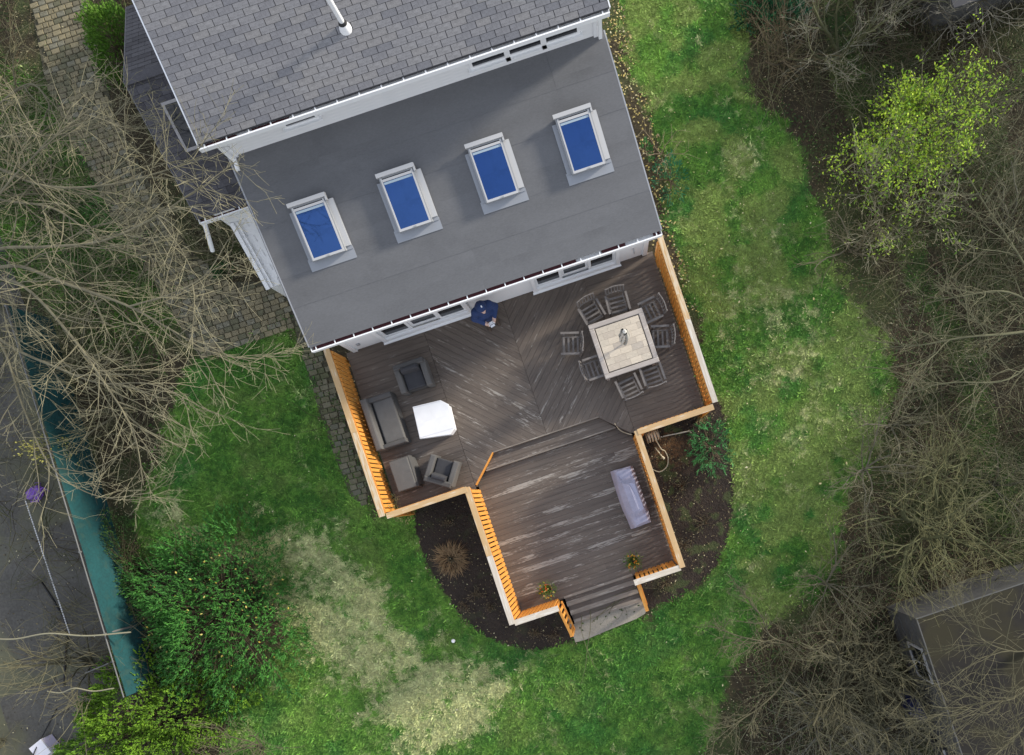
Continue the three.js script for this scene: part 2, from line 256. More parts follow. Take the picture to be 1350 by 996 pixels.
// low tangled brush, ivy and other growth too dense to count, between the trees and along the fence
function twigBundle(seed) {
  const r = rng(seed), P = [];
  for (let k = 0; k < 5; k++) { let a = r() * 6.283, p = [(r() - 0.5) * 0.3, 0.02 + r() * 0.1, (r() - 0.5) * 0.3], up = 0.1 + 0.5 * r(); const L = 0.22 + 0.2 * r(); for (let j = 0; j < 4; j++) { a += (r() - 0.5) * 0.9; up -= 0.12; const q = [p[0] + Math.cos(a) * L, Math.max(0.02, p[1] + up * L * 0.8), p[2] + Math.sin(a) * L], w = 0.0075 * (1 - j * 0.2), w2 = 0.0075 * (0.8 - j * 0.2), n = [-Math.sin(a), Math.cos(a)]; for (const [s, t] of [[1, 0], [0, 1]]) { const A = [p[0] + n[0] * w * s, p[1] + w * t, p[2] + n[1] * w * s], B = [p[0] - n[0] * w * s, p[1] - w * t, p[2] - n[1] * w * s], C = [q[0] + n[0] * w2 * s, q[1] + w2 * t, q[2] + n[1] * w2 * s], D = [q[0] - n[0] * w2 * s, q[1] - w2 * t, q[2] - n[1] * w2 * s]; P.push(A, B, C, B, D, C); } p = q; } }
  return triGeo(P);
}
const pathA = plan([[28, -60], [105, -60], [128, 60], [150, 150], [190, 230], [250, 330], [300, 372], [375, 372], [388, 432], [264, 474], [225, 410], [150, 290], [95, 190], [58, 100]]);
const onPath = (x, z) => (x < -5.2 && x > -8.2 && z > -9.6 && z < -5) || sdf(pathA, x, z) < 0.35;
[31, 32, 33].forEach((s, i) => scatter(['brush_tangle', 'brush_tangle_001', 'brush_tangle_002'][i], ['low tangle of dry brown stems under the trees', 'low tangle of olive stems under the trees', 'low tangle of pale dead stems under the trees'][i], 'brush', twigBundle(s), leafy, 4200, 60 + s, r => {
  const [x, z] = rectOf(r); if (onHouse(x, z) || onPath(x, z) || x < -16 || !inView({ x, y: 0, z }, 40)) return null; const bed = Math.min(look(fBedL, x, z), look(fBedR, x, z));
  if (bed < 0.2 || look(fLawn, x, z) < 0.35 + 0.5 * r() || (x > 2.5 && x < 5 && z < -3) || r() > 0.25 + 0.9 * fbm(x * 0.6 + 9, z * 0.6, 2) || (x < -13.2 && r() < 0.55) || (x > 6 && z > 5.2) || (x < -4 && x > -7.3 && z < -7.5)) return null;
  const c = i === 0 ? mix3([0.035, 0.027, 0.015], [0.11, 0.085, 0.045], r()) : i === 1 ? mix3([0.035, 0.04, 0.015], [0.11, 0.115, 0.045], r()) : mix3([0.09, 0.082, 0.045], [0.22, 0.205, 0.12], r());
  return { x, z, y: r() * 0.25, s: 0.6 + 0.9 * r(), c, rx: (r() - 0.5) * 0.6, rz: (r() - 0.5) * 0.6 };
}));
scatter('ivy', 'dark green ivy leaves creeping over the ground under the trees', 'ivy', leafGeo, leafy, 150000, 77, r => {
  const [x, z] = rectOf(r); if (onHouse(x, z) || onPath(x, z) || x < -13.6 || !inView({ x, y: 0, z }, 20) || look(fLawn, x, z) < 0.25 || (x > 6.1 && z > 5.3)) return null; const bed = Math.min(look(fBedL, x, z), look(fBedR, x, z)); if (bed < 0.1 || (x > 2.5 && x < 5 && z < -3) || r() > smooth(0.36, 0.54, fbm(x * 0.55 + 41, z * 0.55 + 17, 3))) return null;
  return { x, z, y: 0.02 + 0.14 * r(), s: 0.05 + 0.05 * r(), c: mix3([0.016, 0.036, 0.008], [0.062, 0.10, 0.022], r()), rx: (r() - 0.5) * 1.1, rz: (r() - 0.5) * 1.1 };
});
// ---------- the house ----------
const house = thing('house', 'white house with grey shingled roof, low grey rear roof and four skylights', 'house');
const XL = -5.58, XR = 2.97;
{
  const shingleTex = (k, s) => colourMap(256, 128, (u, v) => { const n = 0.7 + 0.35 * vn(u * 90 + s, v * 45, 256, 45) + 0.35 * (fbm(u * 5 + s, v * 4, 2) - 0.5); return [k[0] * n, k[1] * n, k[2] * n]; }, 0.7, 0.35);
  const shingleMats = [[0.178, 0.178, 0.190], [0.200, 0.199, 0.208], [0.218, 0.216, 0.222], [0.156, 0.158, 0.172], [0.206, 0.202, 0.204]].map((k, i) => std(null, 0.95, { map: shingleTex(k, i * 13 + 2) }));
  const under = std([0.045, 0.045, 0.05], 0.95);
  // main roof, local -z runs up the slope from the eave
  const SL = Math.atan(0.30), RUN = 4.4, roof = new THREE.Group(); roof.name = 'main_roof'; roof.position.set(0, 5.80, -9.10); roof.rotation.x = SL; house.add(roof);
  const len = RUN / Math.cos(SL);
  part(roof, 'roof_deck', box(XR - XL - 0.02, 0.06, len, (XL + XR) / 2, -0.034, -len / 2 + 0.01), under);
  const E = 0.127, W = 0.305, geo = box(W - 0.014, 0.010, E - 0.008, 0, 0, 0); geo.rotateX(0.03);
  const half = box(W / 2 - 0.014, 0.010, E - 0.008, 0, 0, 0); half.rotateX(0.03);
  const r = rng(41), own = [], rest = [];
  roof.updateMatrixWorld(true);
  const rows = Math.floor(len / E);
  for (let j = 0; j < rows; j++) {
    const z = -j * E - E * 0.5, off = (j % 2) * W / 2;
    for (let i = 0; i <= 28; i++) {
      let x = XL + i * W + W / 2 - off, g = geo; if (x < XL + W * 0.4) { x = XL + W / 4; g = half; } if (x > XR - W * 0.4) { if (x > XR + 0.01) continue; x = XR - W / 4 + 0.004; g = half; }
      const tone = fbm(i * 0.5 + j * 0.1, j * 0.35 + 4, 2) + (r() - 0.5) * 0.55, m = shingleMats[tone < 0.24 ? 3 : tone < 0.42 ? 0 : tone < 0.58 ? 1 : tone < 0.72 ? 4 : 2];
      const p = new THREE.Vector3(x, 0.004 + r() * 0.002, z), w = roof.localToWorld(p.clone());
      (inView(w, 8) ? own : rest).push([g, m, p, w]);
    }
  }
  own.sort((a, b) => b[3].z - a[3].z);
  own.forEach(([g, m, p], i) => { if (i < 300) part(roof, 'shingle', g, m, p.toArray()); else rest.push([g, m, p]); });
  const byMat = new Map(); rest.forEach(([g, m, p]) => { if (!byMat.has(m)) byMat.set(m, []); byMat.get(m).push(g.clone().translate(p.x, p.y, p.z)); });
  for (const [m, l] of byMat) part(roof, 'shingle_field', l, m).userData.kind = 'stuff';
  // rake boards along both edges, back slope, ridge
  for (const s of [XL - 0.016, XR + 0.016]) part(roof, 'rake_board', box(0.026, 0.13, len, s, -0.07, -len / 2), white);
  part(house, 'back_roof', (() => { const g = box(XR - XL, 0.07, len, (XL + XR) / 2, -0.035, len / 2); g.rotateX(-SL); return g.translate(0, 5.80 + RUN * 0.30 + 0.01, -9.10 - RUN - len * Math.cos(SL)).translate(0, -RUN * 0.30, 0); })(), shingleMats[1]);
  // gutter helper: open trough seen from above
  const gutter = (name, x0, x1, y, z, w, list, wet = [[x0, x1]]) => {
    const L = x1 - x0, c = (x0 + x1) / 2, g = part(house, name, [box(L, 0.012, w, c, y - 0.10, z - w / 2), box(L, 0.11, 0.014, c, y - 0.05, z), box(L, 0.014, 0.03, c, y + 0.008, z - 0.004), box(0.012, 0.11, w, x0, y - 0.05, z - w / 2), box(0.012, 0.11, w, x1, y - 0.05, z - w / 2)], white);
    for (const [a, b] of wet) part(g, 'wet_debris', box(b - a - 0.03, 0.03, w - 0.03, (a + b) / 2, y - 0.078, z - w / 2), gutterInside);
    for (const x of list) part(g, 'hanger', box(0.024, 0.008, w, x, y + 0.004, z - w / 2), white); return g;
  };
  const every = (a, b, n) => Array.from({ length: n }, (_, i) => a + (b - a) * i / (n - 1));
  gutter('main_gutter', XL - 0.03, XR - 0.02, 5.76, -9.02, 0.12, every(XL + 0.1, XR - 0.15, 19), [[XL + 0.05, XL + 0.75], [XL + 1.05, XL + 1.85]]);
  // upper wall under the main eave: lapped white boards
  const lap = (x0, x1, y0, y1, z, face) => { const l = [], H = 0.105; for (let y = y0; y < y1 - 0.02; y += H) { const h = Math.min(H, y1 - y), g = box(x1 - x0, h, 0.014, (x0 + x1) / 2, y + h / 2, z, { rx: -0.10 * face }); l.push(g); } return l; };
  const upper = part(house, 'upper_wall', box(XR - XL - 0.34, 5.78, 7.6, (XL + XR) / 2, 2.89, -9.44 - 3.8), whiteDull);
  part(upper, 'siding', lap(XL + 0.17, XR - 0.17, 4.42, 5.7, -9.425, 1), whiteDull);
  for (const x of [XL + 0.2, XR - 0.2]) part(house, 'corner_board', box(0.12, 1.35, 0.04, x, 5.06, -9.40), white);
  part(house, 'soffit', box(XR - XL, 0.02, 0.42, (XL + XR) / 2, 5.66, -9.29), white);
  part(house, 'downspout', [rod([XR - 0.13, 5.66, -9.08], [XR - 0.13, 5.5, -9.33], 0.035), box(0.075, 1.0, 0.055, XR - 0.13, 5.02, -9.345)], white);
  part(house, 'downspout', [rod([XL + 0.1, 5.66, -9.08], [XL + 0.14, 5.45, -9.33], 0.035), box(0.075, 0.95, 0.055, XL + 0.14, 5.0, -9.345), box(0.08, 0.05, 0.3, XL + 0.16, 4.58, -9.24)], white);
  const windowAt = (x0, x1, y0, y1, z) => {
    const w = new THREE.Group(); w.name = 'window'; house.add(w); const c = (x0 + x1) / 2, W = x1 - x0, H = y1 - y0, m = (y0 + y1) / 2;
    part(w, 'frame', [box(0.06, H, 0.05, x0, m, z), box(0.06, H, 0.05, x1, m, z), box(W - 0.06, 0.06, 0.05, c, y1 - 0.03, z), box(W - 0.06, 0.06, 0.05, c, y0 + 0.03, z)], white);
    part(w, 'pane', box(W - 0.06, H - 0.12, 0.02, c, m, z - 0.005), darkGlass);
    part(w, 'sill', box(W + 0.16, 0.04, 0.12, c, y0 - 0.02, z + 0.02), white);
  };
  windowAt(-4.05, -3.36, 4.95, 5.62, -9.40);
  windowAt(0.02, 0.78, 4.86, 5.62, -9.40); windowAt(0.84, 1.58, 4.86, 5.62, -9.40); windowAt(1.64, 2.38, 4.86, 5.62, -9.40);
  for (const x of [-0.47, -0.30]) part(house, 'vent_hood', [box(0.09, 0.05, 0.07, x, 5.22, -9.385), box(0.07, 0.03, 0.05, x, 5.185, -9.365)], std([0.10, 0.075, 0.06], 0.7));
  // soil vent pipe
  const vp = part(house, 'vent_pipe', [rod([-2.05, 6.0, -10.15], [-2.05, 7.0, -10.15], 0.052, 14)], white);
  part(vp, 'flashing', (() => { const g = new THREE.CylinderGeometry(0.075, 0.13, 0.16, 18); return g.translate(-2.05, 6.17, -10.13); })(), whiteDull);
  part(vp, 'rubber_collar', (() => { const g = new THREE.CylinderGeometry(0.062, 0.085, 0.05, 18); return g.translate(-2.05, 6.27, -10.14); })(), black);

  // rear roof: grey rolled roofing laid in overlapping sheets
  const K = 0.2555, A = Math.atan(K), Y = z => 3.52 + (-5.36 - z) * K;
  const feltMap = s => colourMap(1024, 512, (u, v) => { const n = 0.86 + 0.13 * vn(u * 256, v * 128, 256, 128) + 0.22 * (fbm(u * 9 + s, v * 5, 4) - 0.5), st = smooth(0.6, 0.78, fbm(u * 20 + s, v * 3 + 9, 3)) * 0.06; return [0.124 * n - st * 0.12, 0.126 * n - st * 0.12, 0.132 * n - st * 0.12]; }, 9, 1.7);
  const felt = [3, 44, 81].map(s => std(null, 0.82, { map: feltMap(s) }));
  const shed = new THREE.Group(); shed.name = 'rear_roof'; house.add(shed);
  part(shed, 'roof_deck', (() => { const L = (9.46 - 5.36) / Math.cos(A), g = box(8.52, 0.1, L, 0, -0.056, -L / 2); g.rotateX(A); return g.translate(-1.305, 3.52, -5.36); })(), std([0.09, 0.09, 0.1], 0.9));
  const edges = [-5.34, -6.22, -6.86, -7.93, -8.68, -9.43];
  for (let i = 0; i < 5; i++) {
    const a = edges[i], b = edges[i + 1] - 0.06, cuts = i === 4 ? [XL + 0.06, 1.62, XR - 0.02] : i === 2 ? [XL + 0.06, -2.2, XR - 0.02] : [XL + 0.06, XR - 0.02];
    for (let k = 0; k < cuts.length - 1; k++) { const L = (a - b) / Math.cos(A), g = box(cuts[k + 1] - cuts[k] - 0.004, 0.006, L, 0, 0, -L / 2, { u: i * 2.7 + k, v: i * 0.8 }); g.rotateX(A - 0.005); g.translate((cuts[k] + cuts[k + 1]) / 2, Y(a) + 0.009, a); part(shed, 'roofing_sheet', g, felt[(i * 2 + k) % 3]); }
  }
  for (const x of [XL + 0.045, XR - 0.004]) { const L = 4.1 / Math.cos(A), g = box(0.03, 0.14, L, 0, -0.06, -L / 2); g.rotateX(A); part(shed, 'edge_trim', g.translate(x, 3.52, -5.36), std([0.30, 0.31, 0.33], 0.6)); }
  gutter('rear_gutter', -5.52, 2.95, 3.49, -5.25, 0.15, every(-5.4, 2.83, 19), [[-5.5, 0.9], [1.5, 2.1], [2.75, 2.93]]);
  // skylights
  const alu = std([0.30, 0.31, 0.32], 0.55), aluLight = std([0.44, 0.44, 0.44], 0.6), lead = std([0.26, 0.275, 0.30], 0.55, { metalness: 0.1 });
  const coated = new THREE.MeshPhysicalMaterial({ color: new THREE.Color().setRGB(0.045, 0.100, 0.270), metalness: 1, roughness: 0.06, map: colourMap(256, 256, (u, v) => { const n = 0.86 + 0.2 * fbm(u * 6, v * 6, 4) + 0.25 * smooth(0.75, 0.95, vn(u * 60, v * 60, 60, 60)); return [n, n, n * 0.97]; }, 1.3, 1.3) });
  for (const cx of [-4.27, -2.25, -0.22, 1.79]) {
    const s = new THREE.Group(); s.name = 'skylight'; s.position.set(cx, Y(-7.55) + 0.012, -7.55); s.rotation.x = A; house.add(s);
    part(s, 'flashing', [box(1.06, 0.012, 0.26, -0.005, 0.008, 0.64), box(0.17, 0.03, 1.10, 0.43, 0.02, 0.02), box(0.12, 0.02, 1.06, -0.45, 0.015, 0.02)], lead);
    part(s, 'side_flashing', box(0.15, 0.05, 1.02, 0.435, 0.05, -0.02), aluLight);
    part(s, 'curb', [box(0.07, 0.14, 1.2, -0.375, 0.08, -0.02), box(0.07, 0.14, 1.2, 0.345, 0.08, -0.02), box(0.65, 0.14, 0.07, -0.015, 0.08, 0.545), box(0.65, 0.14, 0.07, -0.015, 0.08, -0.585)], alu);
    part(s, 'sash', [box(0.032, 0.03, 1.12, -0.362, 0.168, 0), box(0.032, 0.03, 1.12, 0.332, 0.168, 0), box(0.73, 0.03, 0.05, -0.015, 0.169, 0.56), box(0.68, 0.03, 0.05, -0.015, 0.168, -0.50)], aluLight);
    part(s, 'top_hood', [box(0.86, 0.09, 0.085, -0.015, 0.175, -0.62), box(0.04, 0.08, 0.16, 0.40, 0.16, -0.58)], aluLight);
    part(s, 'pane', box(0.66, 0.012, 1.05, -0.015, 0.152, 0.03), coated);
    part(s, 'blind_strip', box(0.64, 0.006, 0.05, -0.015, 0.163, -0.44), std([0.30, 0.38, 0.44], 0.6));
    part(s, 'catch', box(0.06, 0.02, 0.02, -0.015, 0.19, 0.57), alu);
  }
  // rear wall and its sliding doors
  const wallZ = -5.72, yTop = 3.40, D0 = 0.5;
  const segs = [[-5.30, -4.42], [-1.98, -0.28], [2.06, 2.84]];
  const rear = part(house, 'rear_wall', [box(8.14, 0.3, 0.2, -1.23, 3.25, wallZ - 0.1), box(8.14, 0.52, 0.2, -1.23, 0.76, wallZ - 0.1), ...segs.map(([a, b]) => box(b - a, 2.09, 0.2, (a + b) / 2, 2.06, wallZ - 0.1))], whiteDull);
  part(rear, 'siding', segs.flatMap(([a, b]) => lap(a + 0.02, b - 0.02, 1.04, 3.38, wallZ + 0.004, 1)), whiteDull);
  part(house, 'side_wall', box(0.2, 4.0, 3.5, 2.75, 1.3, -7.68), whiteDull); part(house, 'side_wall', box(0.2, 4.0, 3.5, -5.21, 1.3, -7.68), whiteDull);
  part(house, 'floor', box(7.8, 0.1, 3.5, -1.23, 0.95, -7.68), std([0.12, 0.08, 0.05], 0.6));
  for (const x of [-5.24, 2.78]) part(house, 'corner_board', box(0.12, 2.36, 0.05, x, 2.21, wallZ + 0.035), white);
  const doorGlass = new THREE.MeshPhysicalMaterial({ color: new THREE.Color().setRGB(0.016, 0.018, 0.022), roughness: 0.12, ior: 1.25 });
  for (const [x0, x1, n] of [[-4.42, -1.98, 3], [-0.28, 2.06, 3]]) {
    const d = new THREE.Group(); d.name = 'sliding_door'; house.add(d); const W = (x1 - x0) / n;
    part(d, 'door_frame', [box(0.09, 2.1, 0.16, x0 + 0.045, 2.06, wallZ + 0.01), box(0.09, 2.1, 0.16, x1 - 0.045, 2.06, wallZ + 0.01), box(x1 - x0 - 0.18, 0.09, 0.16, (x0 + x1) / 2, 3.06, wallZ + 0.01)], white);
    part(d, 'plinth', [box(x1 - x0 + 0.06, 0.22, 0.07, (x0 + x1) / 2, 1.14, wallZ + 0.045), box(x1 - x0 + 0.1, 0.03, 0.05, (x0 + x1) / 2, 1.05, wallZ + 0.105)], white);
    for (let i = 0; i < n; i++) {
      const a = x0 + 0.09 + i * (W - 0.06), w = W - 0.06, c = a + w / 2, z = wallZ - 0.02 - (i % 2) * 0.05;
      const f = part(d, 'door_leaf', [box(0.07, 1.92, 0.045, a + 0.035, 2.055, z), box(0.07, 1.92, 0.045, a + w - 0.035, 2.055, z), box(w - 0.14, 0.09, 0.045, c, 2.97, z), box(w - 0.14, 0.24, 0.045, c, 1.215, z)], white);
      part(f, 'pane', box(w - 0.14, 1.59, 0.012, c, 2.13, z), doorGlass);
    }
  }
  part(house, 'wall_tap', [rod([2.45, 1.75, wallZ], [2.45, 1.75, wallZ + 0.1], 0.02), rod([2.45, 1.75, wallZ + 0.09], [2.45, 1.66, wallZ + 0.12], 0.015)], metal);
  part(house, 'outlet_box', box(0.08, 0.12, 0.04, -5.0, 1.5, wallZ + 0.03), alu);

  // side wing with its own gable roof, left of the main roof
  const wing = new THREE.Group(); wing.name = 'wing_roof'; house.add(wing);
  const wm = shingleTex([0.088, 0.086, 0.096], 60), wmat = std(null, 0.95, { map: wm }), wl = 2.6 / Math.cos(Math.atan(0.5));
  const wr = rng(9), wTones = [[0.070, 0.068, 0.076], [0.088, 0.086, 0.095], [0.10, 0.098, 0.108]].map((k, i) => std(null, 0.95, { map: shingleTex(k, i * 7 + 33) }));
  part(wing, 'roof_deck', (() => { const a = box(1.62, 0.06, wl, -6.29, -0.04, -wl / 2); a.rotateX(Math.atan(0.5)); a.translate(0, 3.33, -9.04); const b = box(1.62, 0.06, wl, -6.29, -0.04, wl / 2); b.rotateX(-Math.atan(0.5)); b.translate(0, 3.33, -14.24); return join([a, b]); })(), wmat);
  for (let side = 0; side < 2; side++) {
    const rowsW = 19, e = wl / rowsW, list = [[], [], []];
    for (let j = 0; j < rowsW; j++) for (let i = 0; i < 6; i++) { const hw = j % 2 && i === 0, x = -7.1 + i * 0.305 - (j % 2) * 0.1525 + (hw ? 0.23 : 0.1525); if (x > -5.45) continue; const g = box(hw ? 0.146 : 0.297, 0.007, e * 0.94, 0, 0, 0); g.rotateX(0.03 * (side ? -1 : 1)); g.translate(x, 0.004, (side ? 1 : -1) * (j * e + e / 2)); g.rotateX(Math.atan(0.5) * (side ? -1 : 1)); g.translate(0, 3.33, side ? -14.24 : -9.04); list[wr() * 3 | 0].push(g); }
    list.forEach((l, k) => { part(wing, 'shingle_field', l, wTones[k]).userData.kind = 'stuff'; });
  }
  part(wing, 'ridge_cap', box(1.6, 0.02, 0.22, -6.29, 4.63, -11.64), wTones[1]);
  part(wing, 'rake_board', (() => { const a = box(0.025, 0.12, wl, -7.12, -0.06, -wl / 2); a.rotateX(Math.atan(0.5)); a.translate(0, 3.33, -9.04); const b = box(0.025, 0.12, wl, -7.12, -0.06, wl / 2); b.rotateX(-Math.atan(0.5)); b.translate(0, 3.33, -14.24); return join([a, b]); })(), std([0.13, 0.13, 0.14], 0.8));
  { const s = new THREE.Group(); s.name = 'skylight'; s.position.set(-6.23, 3.33 + 0.5 * 1.62 + 0.01, -10.66); s.rotation.x = Math.atan(0.5); house.add(s);
    part(s, 'curb', [box(0.06, 0.13, 1.0, -0.32, 0.07, 0), box(0.06, 0.13, 1.0, 0.32, 0.07, 0), box(0.58, 0.13, 0.06, 0, 0.07, 0.47), box(0.58, 0.13, 0.06, 0, 0.07, -0.47)], std([0.30, 0.29, 0.29], 0.5)); part(s, 'pane', box(0.6, 0.012, 0.9, 0, 0.12, 0), darkGlass); }
  part(house, 'wing_wall', [box(1.5, 3.3, 0.16, -6.2, 1.62, -9.43), box(0.16, 3.3, 4.3, -6.87, 1.62, -11.66), box(1.5, 3.3, 0.16, -6.2, 1.62, -13.9)], whiteDull);
  part(house, 'wing_siding', lap(-6.95, -5.45, 1.9, 3.22, -9.345, 1), whiteDull);
  gutter('wing_gutter', -7.1, -5.62, 3.31, -8.95, 0.11, every(-6.95, -5.7, 4));
  windowAt(-6.45, -5.85, 2.62, 3.12, -9.32);
  // white shingled lean-to over the side entrance
  const lean = part(house, 'lean_to_roof', (() => { const L = Math.hypot(1.4, 0.92), g = box(1.42, 0.05, L, -6.08, -0.03, L / 2); g.rotateX(Math.atan(0.92 / 1.4)); return g.translate(0, 2.12, -9.33); })(), whiteDull);
  { const L = Math.hypot(1.4, 0.92), l = [], q = rng(4); for (let j = 0; j < 9; j++) for (let i = 0; i < 5; i++) { const x = -6.72 + i * 0.31 - (j % 2) * 0.15; if (x < -6.8) continue; const g = box(0.29 - q() * 0.02, 0.008, L / 9 * 1.12, x + 0.08, 0.004 + q() * 0.005, (j + 0.5) * L / 9); g.rotateX(Math.atan(0.92 / 1.4) - 0.03 * 0); l.push(g.translate(0, 2.12, -9.33)); } for (const g of l) part(lean, 'shingle', g, whiteDull); }
  part(house, 'lean_to_trim', (() => { const L = Math.hypot(1.4, 0.92), g = join([box(0.1, 0.09, L + 0.06, -6.84, 0.02, L / 2), box(0.03, 0.12, L, -6.69, 0.03, L / 2)]); g.rotateX(Math.atan(0.92 / 1.4)); return g.translate(0, 2.12, -9.33); })(), white);
  part(house, 'lean_to_wall', [box(1.42, 1.15, 0.1, -6.08, 0.57, -7.98), box(0.1, 1.15, 1.3, -6.75, 0.57, -8.68)], whiteDull);
  part(house, 'gutter_outlet', [rod([-7.03, 3.22, -8.99], [-7.36, 2.5, -8.66], 0.05, 10)], white);
}
// ---------- the deck ----------
const deck = thing('deck', 'brown stained timber deck on two levels with orange slatted railings and steps', 'deck');
const UP = 1.02, LOW = 0.68;
{
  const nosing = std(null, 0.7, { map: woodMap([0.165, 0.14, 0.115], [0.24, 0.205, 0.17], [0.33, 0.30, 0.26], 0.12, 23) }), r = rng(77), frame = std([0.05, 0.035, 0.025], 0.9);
  const clip = (poly, nx, nz, d) => { const out = []; for (let i = 0; i < poly.length; i++) { const a = poly[i], b = poly[(i + 1) % poly.length], da = nx * a[0] + nz * a[1] - d, db = nx * b[0] + nz * b[1] - d; if (da <= 0) out.push(a); if ((da < 0) !== (db < 0) && da !== db) { const t = da / (da - db); out.push([a[0] + (b[0] - a[0]) * t, a[1] + (b[1] - a[1]) * t]); } } return out; };
  const area = p => { let s = 0; for (let i = 0; i < p.length; i++) { const a = p[i], b = p[(i + 1) % p.length]; s += a[0] * b[1] - b[0] * a[1]; } return Math.abs(s / 2); };
  // boards of a region, running along direction ang
  const lay = (poly, y, ang, wearOf, pitch = 0.145, gap = 0.005) => {
    const nx = -Math.sin(ang), nz = Math.cos(ang), ds = poly.map(p => nx * p[0] + nz * p[1]), lo = Math.min(...ds), hi = Math.max(...ds);
    for (let d = Math.floor(lo / pitch) * pitch; d < hi; d += pitch) {
      let q = clip(poly, -nx, -nz, -(d + gap / 2)); if (q.length > 2) q = clip(q, nx, nz, d + pitch - gap / 2); if (q.length < 3 || area(q) < 0.004) continue;
      const cx = q.reduce((s, p) => s + p[0], 0) / q.length, cz = q.reduce((s, p) => s + p[1], 0) / q.length;
      const w = Math.max(0, Math.min(4, Math.round(wearOf(cx, cz) + (r() - 0.5) * 1.6)));
      part(deck, 'board', prism(q, y - 0.03, y + r() * 0.004, ang, r() * 6, r() * 1.2), deckMats[w]);
    }
  };
  const x0 = -5.5, xa = -3.38, xm = -1.16, xb = 1.06, x1 = 3.0, zw = -5.71, zf = -1.24, ze = -2.03;
  lay([[x0, zw], [xa - 0.004, zw], [xa - 0.004, zf], [x0, zf]], UP, 0, (x, z) => z > -4.8 ? 0.55 : 0.2);
  lay([[xa + 0.004, zw], [xm - 0.004, zw], [xm - 0.004, ze], [-2.65, ze], [xa + 0.004, -1.34]], UP, Math.PI / 4, (x, z) => z > -4.6 ? 2.1 : 1.1);
  lay([[xm + 0.004, zw], [xb - 0.004, zw], [xb - 0.004, -1.30], [0.95, -1.36], [0.28, ze], [xm + 0.004, ze]], UP, -Math.PI / 4, (x, z) => z > -3.8 && x < 0.5 ? 1.6 : 0.5);
  lay([[xb + 0.004, zw], [x1, zw], [x1, zf], [xb + 0.004, zf]], UP, 0, () => 0.1);
  lay([[-2.66, ze + 0.03], [0.29, ze + 0.03], [0.62, -1.64], [-3.02, -1.64]], 0.85, 0, () => 1.9, 0.135);
  lay([[-3.36, -1.61], [0.98, -1.61], [0.98, 2.25], [-3.36, 2.25]], LOW, 0, (x, z) => Math.abs(z + 0.88) < 0.075 || Math.abs(z - 0.42) < 0.075 || Math.abs(z - 1.3) < 0.075 ? 4 : z > -1 ? 1.9 : 1.2);
  // steps down to the lawn
  for (const [y, z0, z1] of [[0.51, 2.27, 2.54], [0.34, 2.55, 2.82], [0.17, 2.83, 3.10]]) {
    for (let k = 0; k < 2; k++) { const d = (z1 - z0) * (k ? 0.5 : 0.5); part(deck, 'stair_tread', prism([[-2.14, z0 + k * d + 0.003], [-0.2, z0 + k * d + 0.003], [-0.2, z0 + (k + 1) * d - 0.003], [-2.14, z0 + (k + 1) * d - 0.003]], y - 0.035, y, 0, r() * 6, r()), k ? nosing : deckMats[0]); }  // back board dark, front board pale: shade below each step put into the colour
    part(deck, 'riser', box(1.94, 0.13, 0.02, -1.17, y + 0.072, z0 - 0.012, { u: r() * 5 }), deckMats[0]);
  }
  part(deck, 'riser', box(1.94, 0.13, 0.02, -1.17, 0.07, 3.085, { u: 2 }), deckMats[0]);
  for (const x of [-2.165, -0.175]) part(deck, 'stringer', prism([[2.2, 0.0], [3.1, 0.0], [3.1, -0.12], [2.2, -0.62]].map(p => [p[0], p[1]]), 0, 0.04).rotateX(0).applyMatrix4(new THREE.Matrix4().set(0, 1, 0, x - 0.02, 0, 0, -1, 0.02, 1, 0, 0, 0, 0, 0, 0, 1)), deckMats[0]);
  part(deck, 'edge_board', prism([[-2.14, 2.22], [-0.2, 2.22], [-0.2, 2.285], [-2.14, 2.285]], LOW - 0.035, LOW + 0.006, 0, 1, 1), nosing);
  // edge trim, risers of the inner step, framing below
  const edge = (a, b, y, m = deckMats[1]) => part(deck, 'edge_board', beam([a[0], y, a[1]], [b[0], y, b[1]], 0.03, 0.15, r() * 4), m);
  edge([-2.65, ze + 0.012], [0.28, ze + 0.012], UP - 0.078, nosing); edge([0.28, ze + 0.012], [0.97, -1.35], UP - 0.078, deckMats[0]); edge([-3.36, -1.34], [-2.66, ze + 0.012], UP - 0.07, railMats[0]);
  edge([-3.02, -1.625], [0.62, -1.625], 0.777, nosing); edge([-3.38, 2.27], [-2.14, 2.27], LOW - 0.1); edge([-0.2, 2.27], [1.0, 2.27], LOW - 0.1);
  part(deck, 'framing', [box(2.1, 0.95, 4.4, -4.42, 0.5, -3.5), box(4.3, 0.92, 3.5, -1.16, 0.5, -3.9), box(1.95, 0.95, 4.4, 2.0, 0.5, -3.5), box(4.3, 0.6, 4.1, -1.18, 0.33, 0.16), box(2.9, 0.2, 0.35, -1.18, 0.7, -1.83)], frame);
  // railings: flat cap, posts, slats fixed between two rails; e is the side the slats stand on
  const railing = (a, b, base, top, inner, capMat, o = {}) => {
    const g = new THREE.Group(); g.name = 'railing'; deck.add(g);
    const dx = b[0] - a[0], dz = b[1] - a[1], L = Math.hypot(dx, dz), ux = dx / L, uz = dz / L, px = inner[0], pz = inner[1];
    const P = (t, off, y) => [a[0] + ux * t + px * off, y, a[1] + uz * t + pz * off];
    const n = Math.max(1, Math.round(L / 2.0));
    for (let i = 0; i < n; i++) part(g, 'cap', beam(P(-0.07 + (L + 0.14) * i / n + 0.002, -(o.out ?? 0.01), top - 0.018), P(-0.07 + (L + 0.14) * (i + 1) / n - 0.002, -(o.out ?? 0.01), top - 0.018), o.capW ?? 0.145, 0.036, r() * 3), Array.isArray(capMat) ? capMat[i % capMat.length] : capMat);
